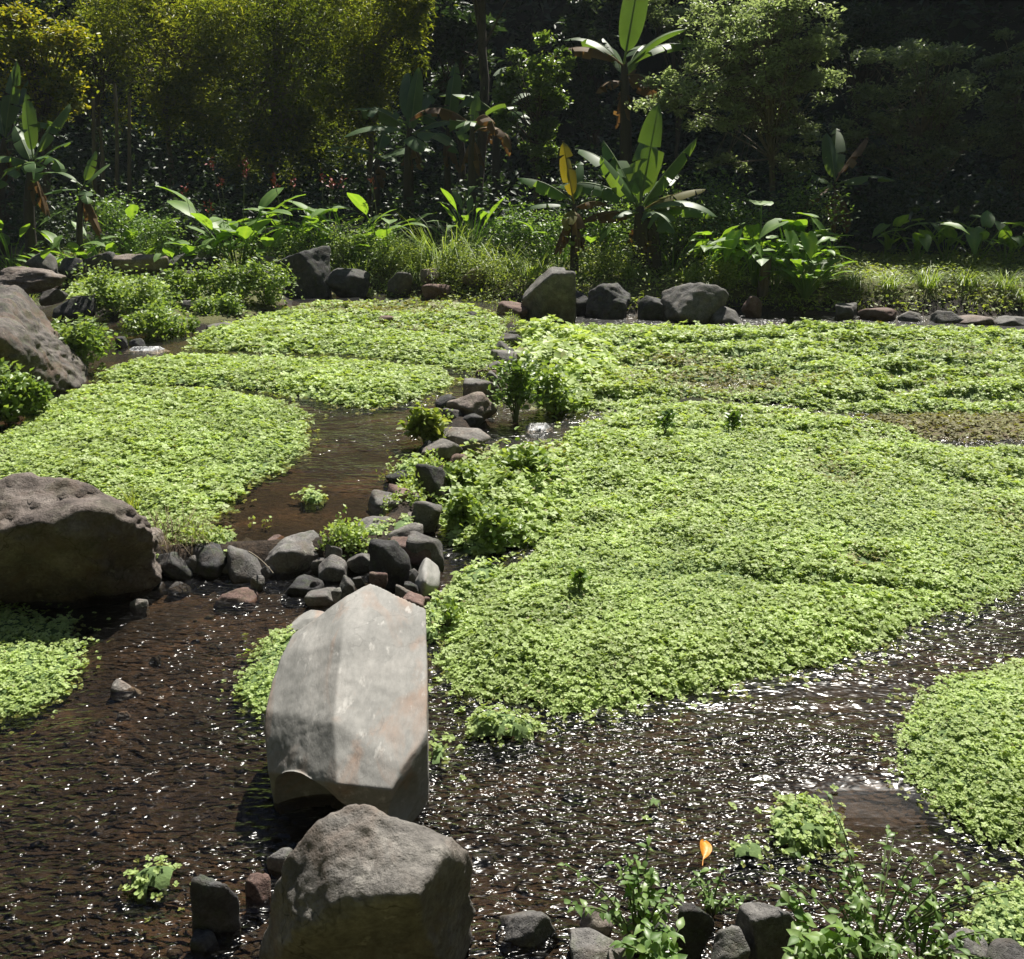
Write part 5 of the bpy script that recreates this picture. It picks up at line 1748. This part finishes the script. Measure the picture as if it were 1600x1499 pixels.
def weed(px, py, zb, hpx, nst, label, lsz, spread=.5):
    nst = int(nst * 1.3)
    spread *= 1.25
    b = P(px, py, zb)
    s = depth_of(b) / FPX
    h = hpx * s
    t = thing('weed', label, 'weed', tuple(b), 'weeds on the near bank')
    sa = Acc()
    for k in range(nst):
        a = rng.uniform(0, 6.28)
        ln = rng.uniform(.1, spread)
        tip = np.array([math.cos(a) * ln * h, math.sin(a) * ln * h, h * rng.uniform(.6, 1.0)])
        pts = bez(np.array([math.cos(a) * .05 * h, math.sin(a) * .05 * h, -.03]), np.array([tip[0] * .3, tip[1] * .3, tip[2] * .7]), tip, 9)
        V, F = tube(pts, np.linspace(.0045, .0018, 9), 5)
        sa.add(V, [F])
        for q in range(2, 9):
            for sd_ in (0, math.pi):
                if rng.random() < .12:
                    continue
                an = a + q * 1.57 + sd_ + rng.normal(0, .25)
                o = obj('leaf', _wl[rng.integers(0, 4)], t)
                o.location = tuple(pts[q])
                o.rotation_euler = (rng.normal(0, .25), -rng.uniform(-.35, .5), an)
                sc = lsz * .58 * (1.15 - .07 * abs(q - 5)) * rng.uniform(.6, 1.15)
                o.scale = (sc, sc, sc)
    obj('stem', sa.mesh('stem', M_stem), t)
    return t


weed(1000, 1470, .04, 150, 13, 'tall green weed among stones left of the dark upright stone', .055, .75)
weed(1035, 1525, .12, 100, 7, 'near weed with larger pale leaves at the bottom edge', .07, .6)
weed(1360, 1505, .06, 190, 22, 'biggest dense weed on the near bank at right', .05, .8)
weed(1275, 1530, .12, 115, 8, 'broad leaved weed in front of the large grey near stone', .085, .7)
weed(1440, 1500, .06, 120, 7, 'thin weed leaning right beside the biggest weed', .05, .7)
weed(1110, 1420, .0, 70, 6, 'low weed at the water edge above the dark upright stone', .04, 1.0)

# dead brush on the shoulder of the big brown boulder
b = P(270, 845, .12)
ac = Acc()
V, F, T = blades(150, .16, .26, .004, 1.0, tint0=.45)
ac.add(V, [F], T)
tag(obj('dry_brush', ac.mesh('dry_brush', M_straw), loc=tuple(b)), 'dry brown twiggy brush at the right end of the big brown boulder', 'dry brush')
b = P(205, 790, .22)
ac = Acc()
V, F, T = blades(26, .04, .20, .007, .5, tint0=.7)
ac.add(V, [F], T)
tag(obj('grass_clump', ac.mesh('grass_clump', M_bankleaf), loc=tuple(b)), 'small yellowish grass sprout behind the big brown boulder', 'grass clump')
# twig on the dam
p0, p1 = P(388, 862, .16), P(427, 896, .12)
ac = Acc()
V, F = tube(bez(p0 - p0, (p1 - p0) * .5 + [0.01, 0, .02], p1 - p0, 7), np.linspace(.005, .003, 7), 5)
ac.add(V, [F])
tag(obj('twig', ac.mesh('twig', M_barkpale), loc=tuple(p0)), 'pale dead twig lying across the broad dam stone', 'twig')

# orange leaf
b = P(1097, 1346, .012)
ac = Acc()
n = 9
t = np.linspace(0, 1, n)
wp = np.sin(np.clip(t, .02, .98) * math.pi) ** .6
rows = [np.stack([t * .085, sg * wp * .022, .006 + .012 * np.sin(t * 3) + .012 * abs(sg) + 0 * t], 1) for sg in (-1, -.5, 0, .5, 1)]
ac.add(np.concatenate(rows), [[(r_ * n + q, r_ * n + q + 1, (r_ + 1) * n + q + 1, (r_ + 1) * n + q) for r_ in range(4) for q in range(n - 1)]])
V, F = tube(np.array([[-.025, 0, .004], [0, 0, .007], [.04, 0, .014]]), [.002, .002, .001], 5)
ac.add(V, [F])
o = obj('fallen_leaf', ac.mesh('fallen_leaf', M_orange), loc=tuple(b))
o.rotation_euler = (R(20), 0, R(78))
tag(o, 'bright orange fallen leaf caught in the glittering riffle', 'leaf')

# ------------------------------------------------------------------ thin valley haze
zt = float(gZ.max()) + 14
hz = mesh_np('haze', [(-128, -68, -3), (128, -68, -3), (128, 148, -3), (-128, 148, -3), (-128, -68, zt), (128, -68, zt), (128, 148, zt), (-128, 148, zt)],
             [np.array([(0, 3, 2, 1), (4, 5, 6, 7), (0, 1, 5, 4), (1, 2, 6, 5), (2, 3, 7, 6), (3, 0, 4, 7)])], [], None, False)
hm, ht = mat_new('haze')
pv = N(ht, 'VolumePrincipled')
pv.inputs['Color'].default_value = (0.80, 0.90, 0.95, 1)
pv.inputs['Density'].default_value = 0.00055
ho = N(ht, 'OutputMaterial')
ht.links.new(pv.outputs[0], ho.inputs['Volume'])
hz.materials.append(hm)
tag(obj('haze', hz), 'thin pale haze in the air of the valley', kind='stuff')
